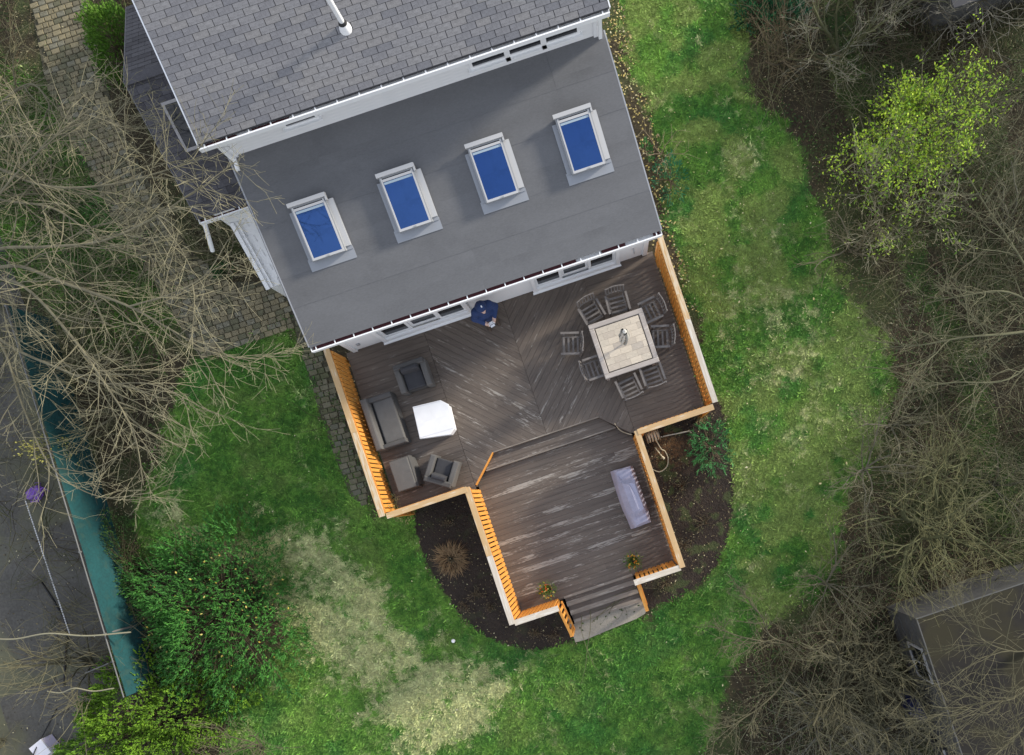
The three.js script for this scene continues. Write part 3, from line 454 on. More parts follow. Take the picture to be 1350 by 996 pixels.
    for (let i = 0; i <= n; i++) { const p = P(0.05 + (L - 0.1) * i / n, -0.03, 0); part(g, 'post', box(0.09, top - 0.04, 0.09, p[0], (top - 0.04) / 2, p[2], { u: r() }), railMats[2]); }
    for (const y of [top - 0.09, base + 0.09]) part(g, 'rail', beam(P(0, 0.035, y), P(L, 0.035, y), 0.035, 0.085, r() * 3), railMats[2]);
    const m = Math.round(L / 0.118);
    for (let i = 0; i < m; i++) { const p = P((i + 0.5) * L / m, 0.066, 0), t = 0.084, w = Math.abs(ux) > 0.5 ? t : 0.024, d = Math.abs(ux) > 0.5 ? 0.024 : t; part(g, 'slat', box(w, top - base - 0.075, d, p[0], (top + base) / 2 - 0.018, p[2], { u: r() * 3, v: r() }), railMats[r() * 3 | 0]); }
    return g;
  };
  railing([-5.62, -5.62], [-5.62, -1.33], UP, 2.02, [1, 0], [capMats[0], capMats[1]], { capW: 0.15, out: 0.035 });
  railing([3.11, -5.62], [3.11, -1.40], UP, 2.02, [-1, 0], [capMats[1], capGrey], { capW: 0.14, out: 0.035 });
  railing([-5.48, -1.25], [-3.5, -1.25], UP, 2.016, [0, -1], capMats[0]);
  railing([1.14, -1.25], [3.0, -1.25], UP, 2.016, [0, -1], [capMats[0], capGrey]);
  railing([-3.42, -1.22], [-3.42, 2.26], LOW, 2.0, [1, 0], [capMats[0], capGrey]);
  railing([1.05, -1.22], [1.05, 2.26], LOW, 2.0, [-1, 0], capMats[0]);
  railing([-3.3, 2.30], [-2.28, 2.30], LOW, 1.99, [0, -1], capGrey);
  railing([-0.14, 2.30], [0.94, 2.30], LOW, 1.99, [0, -1], capGrey);
  // stair rails
  for (const [x, y0, y1, k] of [[-2.23, 1.86, 1.0, 5], [-0.13, 1.74, 0.95, 5]]) {
    const g = new THREE.Group(); g.name = 'stair_railing'; deck.add(g);
    part(g, 'hand_rail', beam([x, y0, 2.3], [x, y1, 3.22], x < -1 ? 0.06 : 0.09, 0.05, 1), railMats[2]);
    part(g, 'lower_rail', beam([x + 0.045, y0 - 0.78, 2.3], [x + 0.045, y1 - 0.78, 3.2], 0.04, 0.07, 2), railMats[1]);
    part(g, 'post', box(0.09, y1 - 0.02, 0.09, x, (y1 - 0.02) / 2, 3.22), railMats[0]);
    for (let i = 0; i < k; i++) { const t = (i + 0.7) / (k + 0.3); part(g, 'slat', box(0.022, 0.74, 0.08, x + 0.02, mix(y0, y1, t) - 0.4, mix(2.3, 3.22, t)), railMats[i % 3]); }
  }
}
// concrete pad at the foot of the steps
{
  const concrete = std(null, 0.9, { map: colourMap(512, 256, (u, v) => { const n = fbm(u * 10, v * 6, 4); return mix3([0.19, 0.17, 0.14], [0.36, 0.33, 0.27], 0.6 * n + 0.4 * vn(u * 120, v * 60)); }, 3, 1.5) });
  single('concrete_pad', 'rough concrete pad at the foot of the deck steps', 'pad', prism([[-2.3, 2.9], [-0.12, 2.9], [-0.1, 3.32], [-0.22, 3.46], [-0.5, 3.52], [-1.2, 3.56], [-2.0, 3.62], [-2.3, 3.6]], -0.05, 0.06), concrete);
}
// ---------- furniture ----------
const V3 = (x, y, z) => new THREE.Vector3(x, y, z);
const fabric = (c, s) => std(null, 0.95, { map: colourMap(256, 256, (u, v) => { const n = 0.82 + 0.22 * vn(u * 128, v * 128, 128, 128) + 0.25 * (fbm(u * 5 + s, v * 5, 3) - 0.5); return [c[0] * n, c[1] * n, c[2] * n]; }, 0.8, 0.8) });
const greyWeave = fabric([0.112, 0.107, 0.102], 3), greyDark = fabric([0.044, 0.044, 0.049], 9), greyMid = fabric([0.080, 0.077, 0.075], 21);
// a padded block: box with all edges rounded by a bevel
function pad(w, h, d, b, x, y, z, o = {}) {
  const s = new THREE.Shape(); const a = w / 2 - b, c = d / 2 - b; s.moveTo(-a, -c); s.lineTo(a, -c); s.lineTo(a, c); s.lineTo(-a, c); s.closePath();
  const g = new THREE.ExtrudeGeometry(s, { depth: h - 2 * b, bevelEnabled: true, bevelThickness: b, bevelSize: b, bevelSegments: 2 }); g.rotateX(-Math.PI / 2); g.translate(0, b, 0);
  if (o.rx) g.rotateX(o.rx); if (o.rz) g.rotateZ(o.rz); if (o.ry) g.rotateY(o.ry); return g.translate(x, y, z);
}
// lounge seat facing +z: w wide, d deep
function lounge(name, label, pos, turn, w, d, cat, seat = greyDark) {
  const t = thing(name, label, cat, pos, turn, 'dark grey lounge set on the deck');
  part(t, 'base', pad(w - 0.06, 0.24, d - 0.08, 0.02, 0, 0.06, 0), greyMid);
  part(t, 'seat_cushion', pad(w - 0.3, 0.13, d - 0.2, 0.035, 0, 0.30, 0.06), seat);
  part(t, 'backrest', pad(w, 0.58, 0.14, 0.03, 0, 0.04, -d / 2 + 0.07, { rx: -0.06 }), greyMid);
  part(t, 'back_cushion', pad(w - 0.34, 0.3, 0.12, 0.04, 0, 0.38, -d / 2 + 0.2, { rx: -0.18 }), seat);
  for (const s of [-1, 1]) part(t, 'armrest', pad(0.15, 0.5, d - 0.02, 0.03, s * (w / 2 - 0.075), 0.04, 0.01, { rz: s * -0.05 }), greyWeave);
  for (const sx of [-1, 1]) for (const sz of [-1, 1]) part(t, 'foot', box(0.05, 0.06, 0.05, sx * (w / 2 - 0.1), 0.03, sz * (d / 2 - 0.1)), black);
  return t;
}
lounge('armchair', 'dark grey cushioned armchair between the house wall and the white low table', [-3.92, UP, -4.47], 0.0, 0.80, 0.70, 'armchair');
lounge('armchair', 'dark grey armchair turned at an angle beside the railing corner and ottoman', [-3.99, UP, -1.93], dirOf(0.28, -0.96), 0.72, 0.68, 'armchair');
{
  const t = thing('sofa', 'grey two seat outdoor sofa backed against the orange slatted railing', 'sofa', [-4.97, UP, -3.6], Math.PI / 2, 'dark grey lounge set on the deck'), w = 1.36, d = 0.74;
  part(t, 'base', pad(w - 0.04, 0.26, d - 0.06, 0.02, 0, 0.05, 0), greyMid);
  part(t, 'seat_cushion', pad(w - 0.22, 0.14, d - 0.22, 0.03, 0.0, 0.31, 0.09), greyWeave);
  part(t, 'backrest', pad(w, 0.62, 0.17, 0.04, 0, 0.04, -d / 2 + 0.09, { rx: -0.08 }), greyWeave);
  part(t, 'armrest', pad(0.13, 0.5, d, 0.03, w / 2 - 0.06, 0.04, 0), greyMid); part(t, 'armrest', pad(0.11, 0.48, d, 0.03, -w / 2 + 0.06, 0.04, 0), greyMid);
  part(t, 'front_valance', box(w - 0.08, 0.24, 0.02, 0, 0.18, d / 2 - 0.012, { rx: -0.12 }), greyMid);
}
{
  const t = thing('ottoman', 'grey covered rectangular ottoman between the sofa and railing corner', 'ottoman', [-4.95, UP, -2.17], 0, 'dark grey lounge set on the deck');
  part(t, 'body', pad(0.54, 0.40, 0.84, 0.025, 0, 0.04, 0), greyMid); part(t, 'cushion', pad(0.50, 0.06, 0.80, 0.025, -0.02, 0.44, 0.01), greyWeave); part(t, 'side_flap', box(0.02, 0.36, 0.74, 0.29, 0.22, 0, { rz: 0.16 }), greyMid);
  for (const sx of [-1, 1]) for (const sz of [-1, 1]) part(t, 'foot', box(0.05, 0.04, 0.05, sx * 0.2, 0.02, sz * 0.36), black);
}
{
  const t = thing('low_table', 'bright white low table under a fitted cover beside the sofa', 'table', [-3.8, UP, -3.26]), out = [[-0.38, -0.46], [0.34, -0.40], [0.50, -0.24], [0.44, 0.40], [0.30, 0.50], [-0.46, 0.36]];
  const s = new THREE.Shape(out.map(p => new THREE.Vector2(p[0], -p[1]))), g = new THREE.ExtrudeGeometry(s, { depth: 0.03, bevelEnabled: true, bevelSize: 0.012, bevelThickness: 0.012, bevelSegments: 2 }); g.rotateX(-Math.PI / 2); g.translate(0, 0.41, 0);
  part(t, 'table_top', g, std(null, 0.5, { map: colourMap(256, 256, (u, v) => { const n = 0.74 + 0.1 * (fbm(u * 7, v * 7, 4) - 0.5); return [n, n, n * 1.01]; }, 1, 1) })); part(t, 'cover_seam', [beam([-0.36, 0.4555, -0.44], [0.33, 0.4555, -0.385], 0.012, 0.006), beam([0.42, 0.4555, 0.38], [-0.44, 0.4555, 0.345], 0.012, 0.006)], std([0.6, 0.6, 0.62], 0.6));
  part(t, 'skirt', prism(out.map(p => [p[0] * 0.97, p[1] * 0.97]), 0.03, 0.41), std([0.74, 0.74, 0.76], 0.5));
  part(t, 'base', prism(out.map(p => [p[0] * 0.85, p[1] * 0.85]), 0, 0.03), greyMid);
}
// dining table with tiled top, parasol, eight slatted chairs
const teak = std(null, 0.85, { map: woodMap([0.12, 0.105, 0.097], [0.18, 0.165, 0.155], [0.24, 0.225, 0.215], 0.1, 8) });
{
  const t = thing('dining_table', 'large square beige tiled dining table with grey frame on the deck', 'table', [1.46, UP, -3.5]), H = 0.74, S = 0.72, r = rng(6);
  const frameM = std(null, 0.7, { map: woodMap([0.33, 0.29, 0.26], [0.42, 0.38, 0.35], [0.46, 0.43, 0.40], 0.1, 19) });
  const F = 0.125;
  for (const s of [-1, 1]) { part(t, 'frame_rail', slab(2 * S, 0.05, F, 0.012, 0, H - 0.05, s * (S - F / 2)), frameM); part(t, 'frame_rail', slab(F, 0.0495, 2 * S - 2 * F, 0.012, s * (S - F / 2), H - 0.05, 0), frameM); }
  part(t, 'inner_edge', box(2 * S - 2 * F, 0.02, 2 * S - 2 * F, 0, H - 0.042, 0), std([0.10, 0.09, 0.08], 0.8));
  const tones = [[0.50, 0.44, 0.355], [0.46, 0.40, 0.325], [0.42, 0.37, 0.31], [0.55, 0.48, 0.385]].map((k, i) => std(null, 0.55, { map: colourMap(256, 128, (u, v) => { const n = 0.86 + 0.28 * vn(u * 10 + i * 9, v * 32, 256, 32); return [k[0] * n, k[1] * n, k[2] * n]; }, 0.5, 0.25) }));
  const I = 2 * S - 2 * F - 0.05, rows = 7, d = I / rows;
  for (let j = 0; j < rows; j++) { let x = -I / 2, k = 0; const cuts = []; const off = [0, 0.55, 0.25][j % 3] * 0.3; while (x < I / 2 - 0.01) { const w = Math.min(k++ ? 0.3 : 0.3 - off || 0.3, I / 2 - x); cuts.push([x, w]); x += w; } for (const [a, w] of cuts) part(t, 'tile', slab(w - 0.003, 0.024, d - 0.003, 0.002, a + w / 2, H - 0.03, -I / 2 + (j + 0.5) * d, r() * 3), tones[r() * 4 | 0]); }
  for (const sx of [-1, 1]) for (const sz of [-1, 1]) part(t, 'leg', box(0.08, H - 0.05, 0.08, sx * (S - 0.1), (H - 0.05) / 2, sz * (S - 0.1)), frameM);
  for (const s of [-1, 1]) { part(t, 'apron', box(2 * S - 0.28, 0.09, 0.03, 0, H - 0.1, s * (S - 0.1)), frameM); part(t, 'apron', box(0.03, 0.09, 2 * S - 0.28, s * (S - 0.1), H - 0.1, 0), frameM); }
}
{
  const t = thing('closed_parasol', 'folded cream parasol standing up through the middle of the dining table', 'parasol', [1.46, UP, -3.5]);
  part(t, 'pole', rod([0, 0.02, 0], [0, 2.12, 0], 0.019, 10), std([0.22, 0.19, 0.15], 0.5)); part(t, 'base', new THREE.CylinderGeometry(0.2, 0.24, 0.08, 20).translate(0, 0.04, 0), std([0.06, 0.06, 0.06], 0.7));
  const cloth = [fabric([0.62, 0.60, 0.54], 2), fabric([0.36, 0.36, 0.33], 7)];
  for (let i = 0; i < 8; i++) { const a = i / 8 * 6.283 + 0.3, g = []; const P = []; for (let k = 0; k <= 6; k++) { const q = k / 6, rad = 0.025 + 0.07 * Math.sin(q * 2.6) + 0.02 * (i % 3); P.push([Math.cos(a + q * 0.5) * rad, 2.06 - q * (0.95 + 0.1 * (i % 2)), Math.sin(a + q * 0.5) * rad]); } part(t, 'canopy_fold', tube(P, 0.03 + 0.006 * (i % 2), 6, 10), cloth[i % 3 === 1 ? 1 : 0]); }
  part(t, 'crown_cap', new THREE.SphereGeometry(0.055, 14, 8).scale(1, 0.6, 1).translate(0, 2.09, 0), cloth[0]); part(t, 'finial', new THREE.SphereGeometry(0.022, 10, 8).translate(0, 2.15, 0), std([0.5, 0.48, 0.44], 0.4));
  part(t, 'tie_strap', new THREE.TorusGeometry(0.085, 0.012, 6, 18).rotateX(Math.PI / 2).translate(0, 1.45, 0), cloth[1]);
}
function makeChair() {
  const t = new THREE.Group();                                        // faces +z
  const b = (n, ...a) => part(t, n, box(...a), teak);
  for (let i = 0; i < 4; i++) b('seat_slat', 0.43, 0.018, 0.05, 0, 0.44 - 0.006 * (3 - i), -0.17 + i * 0.118);
  for (const s of [-1, 1]) { b('seat_rail', 0.028, 0.04, 0.46, s * 0.20, 0.41, 0); b('armrest', 0.055, 0.022, 0.47, s * 0.265, 0.645, 0.02); part(t, 'leg', beam([s * 0.235, 0.0, 0.22], [s * 0.245, 0.64, 0.17], 0.035, 0.04), teak); part(t, 'leg', beam([s * 0.225, 0.0, -0.2], [s * 0.235, 0.9, -0.31], 0.035, 0.04), teak); }
  const arc = (y, z, h) => part(t, 'back_rail', [0, 1, 2, 3].map(i => { const x0 = -0.235 + i * 0.1175, x1 = x0 + 0.1175, f = x => z - 0.035 * (1 - (x / 0.235) ** 2); return beam([x0, y, f(x0)], [x1, y, f(x1)], 0.022, h); }), teak);
  arc(0.905, -0.30, 0.055); arc(0.56, -0.255, 0.04);
  for (let i = 0; i < 5; i++) part(t, 'back_slat', beam([-0.16 + i * 0.08, 0.57, -0.275], [-0.16 + i * 0.08, 0.89, -0.325], 0.03, 0.012), teak);
  b('front_rail', 0.42, 0.035, 0.022, 0, 0.405, 0.215); b('stretcher', 0.42, 0.03, 0.02, 0, 0.2, -0.23);
  return t;
}
{
  const proto = makeChair();
  for (const [px, py, dx, dy, label] of [
    [780, 413, 0.5, 0.85, 'slatted grey wooden chair at the table corner facing the house and person'], [814, 401, 0.26, 0.96, 'slatted grey wooden chair tucked in at the table side towards the house'],
    [858, 411, -0.9, 0.44, 'slatted grey wooden chair by the table corner between house and slatted railing'], [871, 446, -1, 0.05, 'slatted grey wooden chair at the table side along the right slatted railing'],
    [860, 496, -0.33, -0.94, 'slatted grey wooden chair at the table side towards the garden, beside the railing'], [829, 511, -0.43, -0.9, 'slatted grey wooden chair at the table side towards the lower deck step'],
    [783, 487, 0.94, -0.33, 'slatted grey wooden chair tucked in at the table side towards the lounge'], [753, 455, -1, 0.03, 'slatted grey wooden chair turned with its back to the dining table']]) {
    const p = at(px, py, UP + 0.44), c = proto.clone(); c.name = numbered('dining_chair'); c.position.set(p.x, UP + 0.003, p.z); c.rotation.y = dirOf(dx, dy); c.userData = { label, category: 'chair', group: 'slatted chairs around the dining table' }; scene.add(c);
  }
}
// covered barbecue
{
  const t = thing('covered_barbecue', 'barbecue under a lavender grey fabric cover beside the lower deck railing', 'barbecue', [0.42, LOW, 0.26]);
  const ring = (y, a) => a.map(([x, z]) => [x, y, z]);
  const L = [
    ring(0.05, [[-0.30, -0.80], [0.30, -0.78], [0.32, -0.25], [0.33, 0.30], [0.31, 0.80], [-0.27, 0.82], [-0.32, 0.30], [-0.31, -0.30]]),
    ring(0.80, [[-0.22, -0.80], [0.24, -0.76], [0.26, -0.30], [0.27, 0.36], [0.26, 0.76], [-0.16, 0.78], [-0.25, 0.36], [-0.25, -0.34]]),
    ring(0.90, [[-0.17, -0.74], [0.20, -0.71], [0.24, -0.40], [0.25, 0.44], [0.21, 0.70], [-0.10, 0.72], [-0.20, 0.44], [-0.21, -0.44]]),
    [[-0.12, 0.93, -0.52], [0.15, 0.94, -0.50], [0.22, 1.05, -0.40], [0.23, 1.04, 0.43], [0.17, 0.95, 0.52], [-0.02, 0.94, 0.53], [-0.08, 1.06, 0.42], [-0.12, 1.05, -0.40]],
    [[0.02, 1.10, -0.34], [0.08, 1.12, -0.35], [0.17, 1.13, -0.30], [0.19, 1.12, 0.34], [0.13, 1.13, 0.39], [0.08, 1.12, 0.39], [0.05, 1.14, 0.33], [0.03, 1.14, -0.28]]];
  const P = [], r = rng(21), SUB = 6;
  const pt = (k, f) => { const i = Math.floor(f), q = f - i, a = L[k][i % 8], b = L[k][(i + 1) % 8], w = 0.03 * (vn(f * 0.9, k * 2.7, 8, 256) - 0.5); return [mix(a[0], b[0], q) + w, mix(a[1], b[1], q) + w * 0.6, mix(a[2], b[2], q) + w]; };
  for (let k = 0; k < 4; k++) for (let i = 0; i < 8 * SUB; i++) { const a = pt(k, i / SUB), b = pt(k, (i + 1) / SUB), c = pt(k + 1, (i + 1) / SUB), d = pt(k + 1, i / SUB); P.push(...a, ...c, ...b, ...a, ...d, ...c); }
  for (let i = 0; i < 8 * SUB; i++) P.push(0.11, 1.125, 0.02, ...pt(4, (i + 1) / SUB), ...pt(4, i / SUB));
  const g = new THREE.BufferGeometry(); g.setAttribute('position', new THREE.Float32BufferAttribute(P, 3)); g.setAttribute('uv', new THREE.Float32BufferAttribute(P.filter((_, i) => i % 3 !== 1), 2)); g.computeVertexNormals();
  part(t, 'cover', g, fabric([0.33, 0.325, 0.42], 14));
  for (const sx of [-1, 1]) for (const sz of [-1, 1]) part(t, 'foot', box(0.05, 0.12, 0.05, sx * 0.2, 0.06, sz * 0.6), black);
}
// hose reel and hose on the garden side of the railing
{
  const p = at(858, 571, 1.1), hoseM = std([0.56, 0.48, 0.34], 0.55), t = thing('hose_reel', 'hose reel wound with pale hose hung on the deck railing by the mulch', 'hose reel', [p.x + 0.02, 0, p.z - 0.02], 0);
  part(t, 'bracket', [box(0.36, 0.06, 0.05, 0, 1.16, -0.08), box(0.05, 1.1, 0.06, -0.17, 0.58, -0.06), box(0.05, 1.1, 0.06, 0.17, 0.58, -0.06)], std([0.20, 0.17, 0.13], 0.7));
  part(t, 'drum', new THREE.CylinderGeometry(0.1, 0.1, 0.3, 18).rotateZ(Math.PI / 2).translate(0, 1.0, 0.1), std([0.12, 0.10, 0.08], 0.6));
  for (const s of [-1, 1]) part(t, 'flange', new THREE.CylinderGeometry(0.17, 0.17, 0.015, 20).rotateZ(Math.PI / 2).translate(s * 0.165, 1.0, 0.1), std([0.30, 0.25, 0.17], 0.6));
  const W = []; for (let i = 0; i <= 120; i++) { const a = i / 120 * 6.283 * 9, rr = 0.118 + 0.02 * (i % 14 < 7 ? 0 : 1); W.push([-0.14 + 0.28 * Math.abs(((i / 120 * 2.5) % 2) - 1), 1.0 + Math.sin(a) * rr, 0.1 + Math.cos(a) * rr]); }
  part(t, 'wound_hose', tube(W, 0.017, 6, 200), hoseM);
  part(t, 'crank_handle', [rod([0.17, 1.0, 0.1], [0.24, 1.0, 0.1], 0.012), rod([0.235, 1.0, 0.1], [0.24, 1.15, 0.22], 0.012)], black);
  const h = single('garden_hose', 'loose pale garden hose looping from the reel over the mulch', 'hose', tube([[1.5, 1.12, -1.0], [1.6, 0.7, -0.7], [1.72, 0.2, -0.62], [1.75, 0.025, -0.42], [1.65, 0.025, -0.22], [1.42, 0.025, -0.14], [1.24, 0.025, -0.26]], 0.016, 7, 60), std([0.46, 0.40, 0.28], 0.55));
  single('hose_nozzle', 'cream hose nozzle wand resting on the bed below the reel', 'nozzle', join([rod([1.5, 0.03, -0.82], [1.60, 0.24, -0.50], 0.018), rod([1.60, 0.24, -0.50], [1.63, 0.27, -0.44], 0.03)]), std([0.72, 0.66, 0.48], 0.5));
  single('garden_pipe', 'pale pipe lying along the bed beside the hose reel', 'pipe', join([rod([1.75, 0.03, -1.05], [2.55, 0.03, -0.95], 0.018), rod([2.55, 0.03, -0.95], [2.6, 0.03, -0.86], 0.018)]), std([0.52, 0.48, 0.40], 0.6));
  single('trailing_hose', 'short length of pale hose lying on the deck step by the railing', 'hose', tube([[0.62, UP + 0.02, -1.72], [0.72, 0.88, -1.5], [0.86, 0.82, -1.38], [0.97, 0.9, -1.3]], 0.014, 6, 20), hoseM);
}
{ const p = at(598, 845, 0); single('ball', 'small white ball lying on the lawn by the mulch bed', 'ball', new THREE.SphereGeometry(0.055, 18, 12), std([0.85, 0.85, 0.85], 0.4), [p.x, 0.05, p.z]); }

// ---------- the person ----------
function skin(fn, lo, hi, cell) {                                    // mesh of fn < 0 inside the box lo..hi
  const c = lo.map((v, i) => (v + hi[i]) / 2), size = Math.max(hi[0] - lo[0], hi[1] - lo[1], hi[2] - lo[2]), n = Math.ceil(size / cell) + 4, half = n / 2;
  const mc = new MarchingCubes(n, black, false, false, 300000); mc.isolation = 0;
  for (let k = 0; k < n; k++) for (let j = 0; j < n; j++) for (let i = 0; i < n; i++) mc.field[k * n * n + j * n + i] = -fn(c[0] + (i - half) * cell, c[1] + (j - half) * cell, c[2] + (k - half) * cell);
  mc.update(); const m = mc.count, P = new Float32Array(m * 3), N = new Float32Array(m * 3);
  for (let i = 0; i < m; i++) for (let q = 0; q < 3; q++) { P[i * 3 + q] = c[q] + mc.positionArray[i * 3 + q] * half * cell; N[i * 3 + q] = mc.normalArray[i * 3 + q]; }
  const g = new THREE.BufferGeometry(); g.setAttribute('position', new THREE.BufferAttribute(P, 3)); g.computeVertexNormals(); g.setAttribute('uv', new THREE.BufferAttribute(new Float32Array(m * 2), 2)); return g;
}
const capsule = (a, b, ra, rb) => (x, y, z) => { const dx = b[0] - a[0], dy = b[1] - a[1], dz = b[2] - a[2], t = Math.min(1, Math.max(0, ((x - a[0]) * dx + (y - a[1]) * dy + (z - a[2]) * dz) / (dx * dx + dy * dy + dz * dz + 1e-9))); return Math.hypot(x - a[0] - dx * t, y - a[1] - dy * t, z - a[2] - dz * t) - mix(ra, rb, t); };
const blend = (list, k) => (x, y, z) => { let d = 1e9; for (const f of list) { const e = f(x, y, z), h = Math.max(0, k - Math.abs(d - e)) / k; d = Math.min(d, e) - h * h * k * 0.25; } return d; };
{
  const turn = Math.atan2(0.22, 0.97), t = thing('person', 'person in navy hooded jacket and brown trousers standing by the house wall holding a remote', 'person', [-1.60, UP + 0.002, -5.27], turn);
  const arms = s => [capsule([s * 0.19, 1.42, -0.01], [s * 0.27, 1.15, 0.03], 0.075, 0.06), capsule([s * 0.27, 1.15, 0.03], [s * 0.115, 1.10, 0.27], 0.058, 0.045)];
  const bare = s => [capsule([s * 0.125, 1.10, 0.25], [s * 0.10, 1.10, 0.31], 0.034, 0.036)];
  const flesh = blend([capsule([0, 1.44, 0.0], [0, 1.56, 0.05], 0.06, 0.055), capsule([0, 1.60, 0.05], [0, 1.66, 0.075], 0.085, 0.09), capsule([0, 1.57, 0.12], [0, 1.60, 0.165], 0.05, 0.02), capsule([0, 1.2, 0], [0, 1.4, 0], 0.1, 0.11), capsule([0, 0.95, 0], [0, 1.2, 0], 0.12, 0.1), ...[-1, 1].flatMap(s => [...bare(s), capsule([s * 0.18, 1.38, 0], [s * 0.25, 1.15, 0.03], 0.045, 0.04), capsule([s * 0.25, 1.15, 0.03], [s * 0.12, 1.10, 0.27], 0.04, 0.032), capsule([s * 0.09, 0.9, 0], [s * 0.10, 0.5, 0.02], 0.07, 0.05), capsule([s * 0.10, 0.5, 0.02], [s * 0.11, 0.08, 0], 0.05, 0.04)])], 0.05);
  const fingers = []; for (const s of [-1, 1]) { for (let f = 0; f < 4; f++) { const y = 1.075 + f * 0.019, a = [s * 0.105, y, 0.325], b = [s * (0.085 - f * 0.004), y, 0.365], c = [s * 0.045, y + 0.004, 0.372 - 0.006 * Math.abs(f - 1.5)]; fingers.push(capsule(a, b, 0.0105, 0.0095), capsule(b, c, 0.0095, 0.008)); } fingers.push(capsule([s * 0.10, 1.125, 0.30], [s * 0.075, 1.155, 0.325], 0.012, 0.0105), capsule([s * 0.075, 1.155, 0.325], [s * 0.05, 1.155, 0.335], 0.0105, 0.009), capsule([s * 0.108, 1.08, 0.29], [s * 0.104, 1.13, 0.315], 0.026, 0.022)); }
  const hands = blend(fingers, 0.006), face = blend([capsule([0, 1.60, 0.055], [0, 1.665, 0.075], 0.082, 0.088), capsule([0, 1.565, 0.11], [0, 1.60, 0.14], 0.045, 0.045), capsule([0, 1.605, 0.172], [0, 1.64, 0.158], 0.016, 0.01), ...[-1, 1].map(s => capsule([s * 0.088, 1.60, 0.06], [s * 0.092, 1.64, 0.055], 0.014, 0.016))], 0.03);
  const body = part(t, 'body', [skin(flesh, [-0.4, 0.0, -0.2], [0.4, 1.8, 0.45], 0.024), skin(hands, [-0.14, 1.04, 0.26], [0.14, 1.18, 0.4], 0.004), skin(face, [-0.13, 1.48, -0.06], [0.13, 1.78, 0.21], 0.009)], std([0.62, 0.42, 0.34], 0.6));
  const navy = fabric([0.020, 0.042, 0.125], 5);
  const coat = blend([capsule([0, 0.86, 0.0], [0, 1.12, 0.0], 0.185, 0.175), capsule([0, 1.12, 0], [0, 1.38, -0.02], 0.175, 0.165), capsule([-0.12, 1.41, -0.02], [0.12, 1.41, -0.02], 0.10, 0.10), ...[-1, 1].flatMap(s => [capsule([s * 0.19, 1.42, -0.01], [s * 0.285, 1.15, 0.03], 0.098, 0.082), capsule([s * 0.285, 1.15, 0.03], [s * 0.14, 1.10, 0.245], 0.08, 0.056)]), capsule([0, 1.47, -0.06], [0, 1.52, -0.02], 0.12, 0.11)], 0.06);
  part(t, 'jacket', skin((x, y, z) => coat(x, y, z) + 0.006 * Math.sin(y * 60 + x * 25), [-0.42, 0.6, -0.3], [0.42, 1.66, 0.36], 0.018), navy);
  const hoodF = blend([capsule([0, 1.58, 0.0], [0, 1.68, 0.04], 0.125, 0.125), capsule([0, 1.5, -0.06], [0, 1.6, -0.02], 0.12, 0.12)], 0.06);
  part(t, 'hood', skin((x, y, z) => Math.max(hoodF(x, y, z) + 0.004 * Math.sin(x * 70), z - (y - 1.6) * 0.9 - 0.09), [-0.16, 1.36, -0.2], [0.16, 1.84, 0.2], 0.011), navy);
  part(t, 'label_patch', box(0.03, 0.004, 0.05, 0.02, 1.802, 0.07, { rx: 0.3 }), std([0.7, 0.72, 0.76], 0.6));
  const legs = blend([capsule([0, 0.92, 0], [0, 0.88, 0], 0.16, 0.15), ...[-1, 1].flatMap(s => [capsule([s * 0.09, 0.88, 0], [s * 0.105, 0.48, 0.03], 0.105, 0.08), capsule([s * 0.105, 0.48, 0.03], [s * 0.12, 0.09, 0.0], 0.078, 0.068)])], 0.04);
  part(t, 'trousers', skin(legs, [-0.3, 0.02, -0.25], [0.3, 1.05, 0.25], 0.02), fabric([0.14, 0.085, 0.05], 11));
  for (const s of [-1, 1]) part(t, 'shoe', skin(blend([capsule([s * 0.12, 0.06, -0.05], [s * 0.14, 0.045, 0.15], 0.052, 0.043), capsule([s * 0.12, 0.10, -0.02], [s * 0.12, 0.06, 0], 0.05, 0.05)], 0.03), [s * 0.13 - 0.09, 0, -0.13], [s * 0.13 + 0.09, 0.18, 0.22], 0.012), std([0.07, 0.045, 0.03], 0.6));
  const fwd = V3(Math.sin(turn), 0, Math.cos(turn)), c = V3(-1.60, UP + 1.115, -5.27).addScaledVector(fwd, 0.345);
  const rc = thing('remote_control', 'white drone remote with dark phone held in both hands of the person', 'remote', [c.x, c.y, c.z], turn);
  part(rc, 'case', pad(0.16, 0.035, 0.09, 0.012, 0, 0, 0), std([0.85, 0.85, 0.86], 0.4)); part(rc, 'phone', box(0.13, 0.01, 0.07, 0, 0.055, 0.075, { rx: 0.5 }), black); part(rc, 'screen', box(0.11, 0.002, 0.055, 0, 0.0615, 0.077, { rx: 0.5 }), std([0.6, 0.62, 0.66], 0.1));
  for (const s of [-1, 1]) part(rc, 'stick', rod([s * 0.045, 0.035, 0.0], [s * 0.045, 0.055, 0.0], 0.006), black);
}

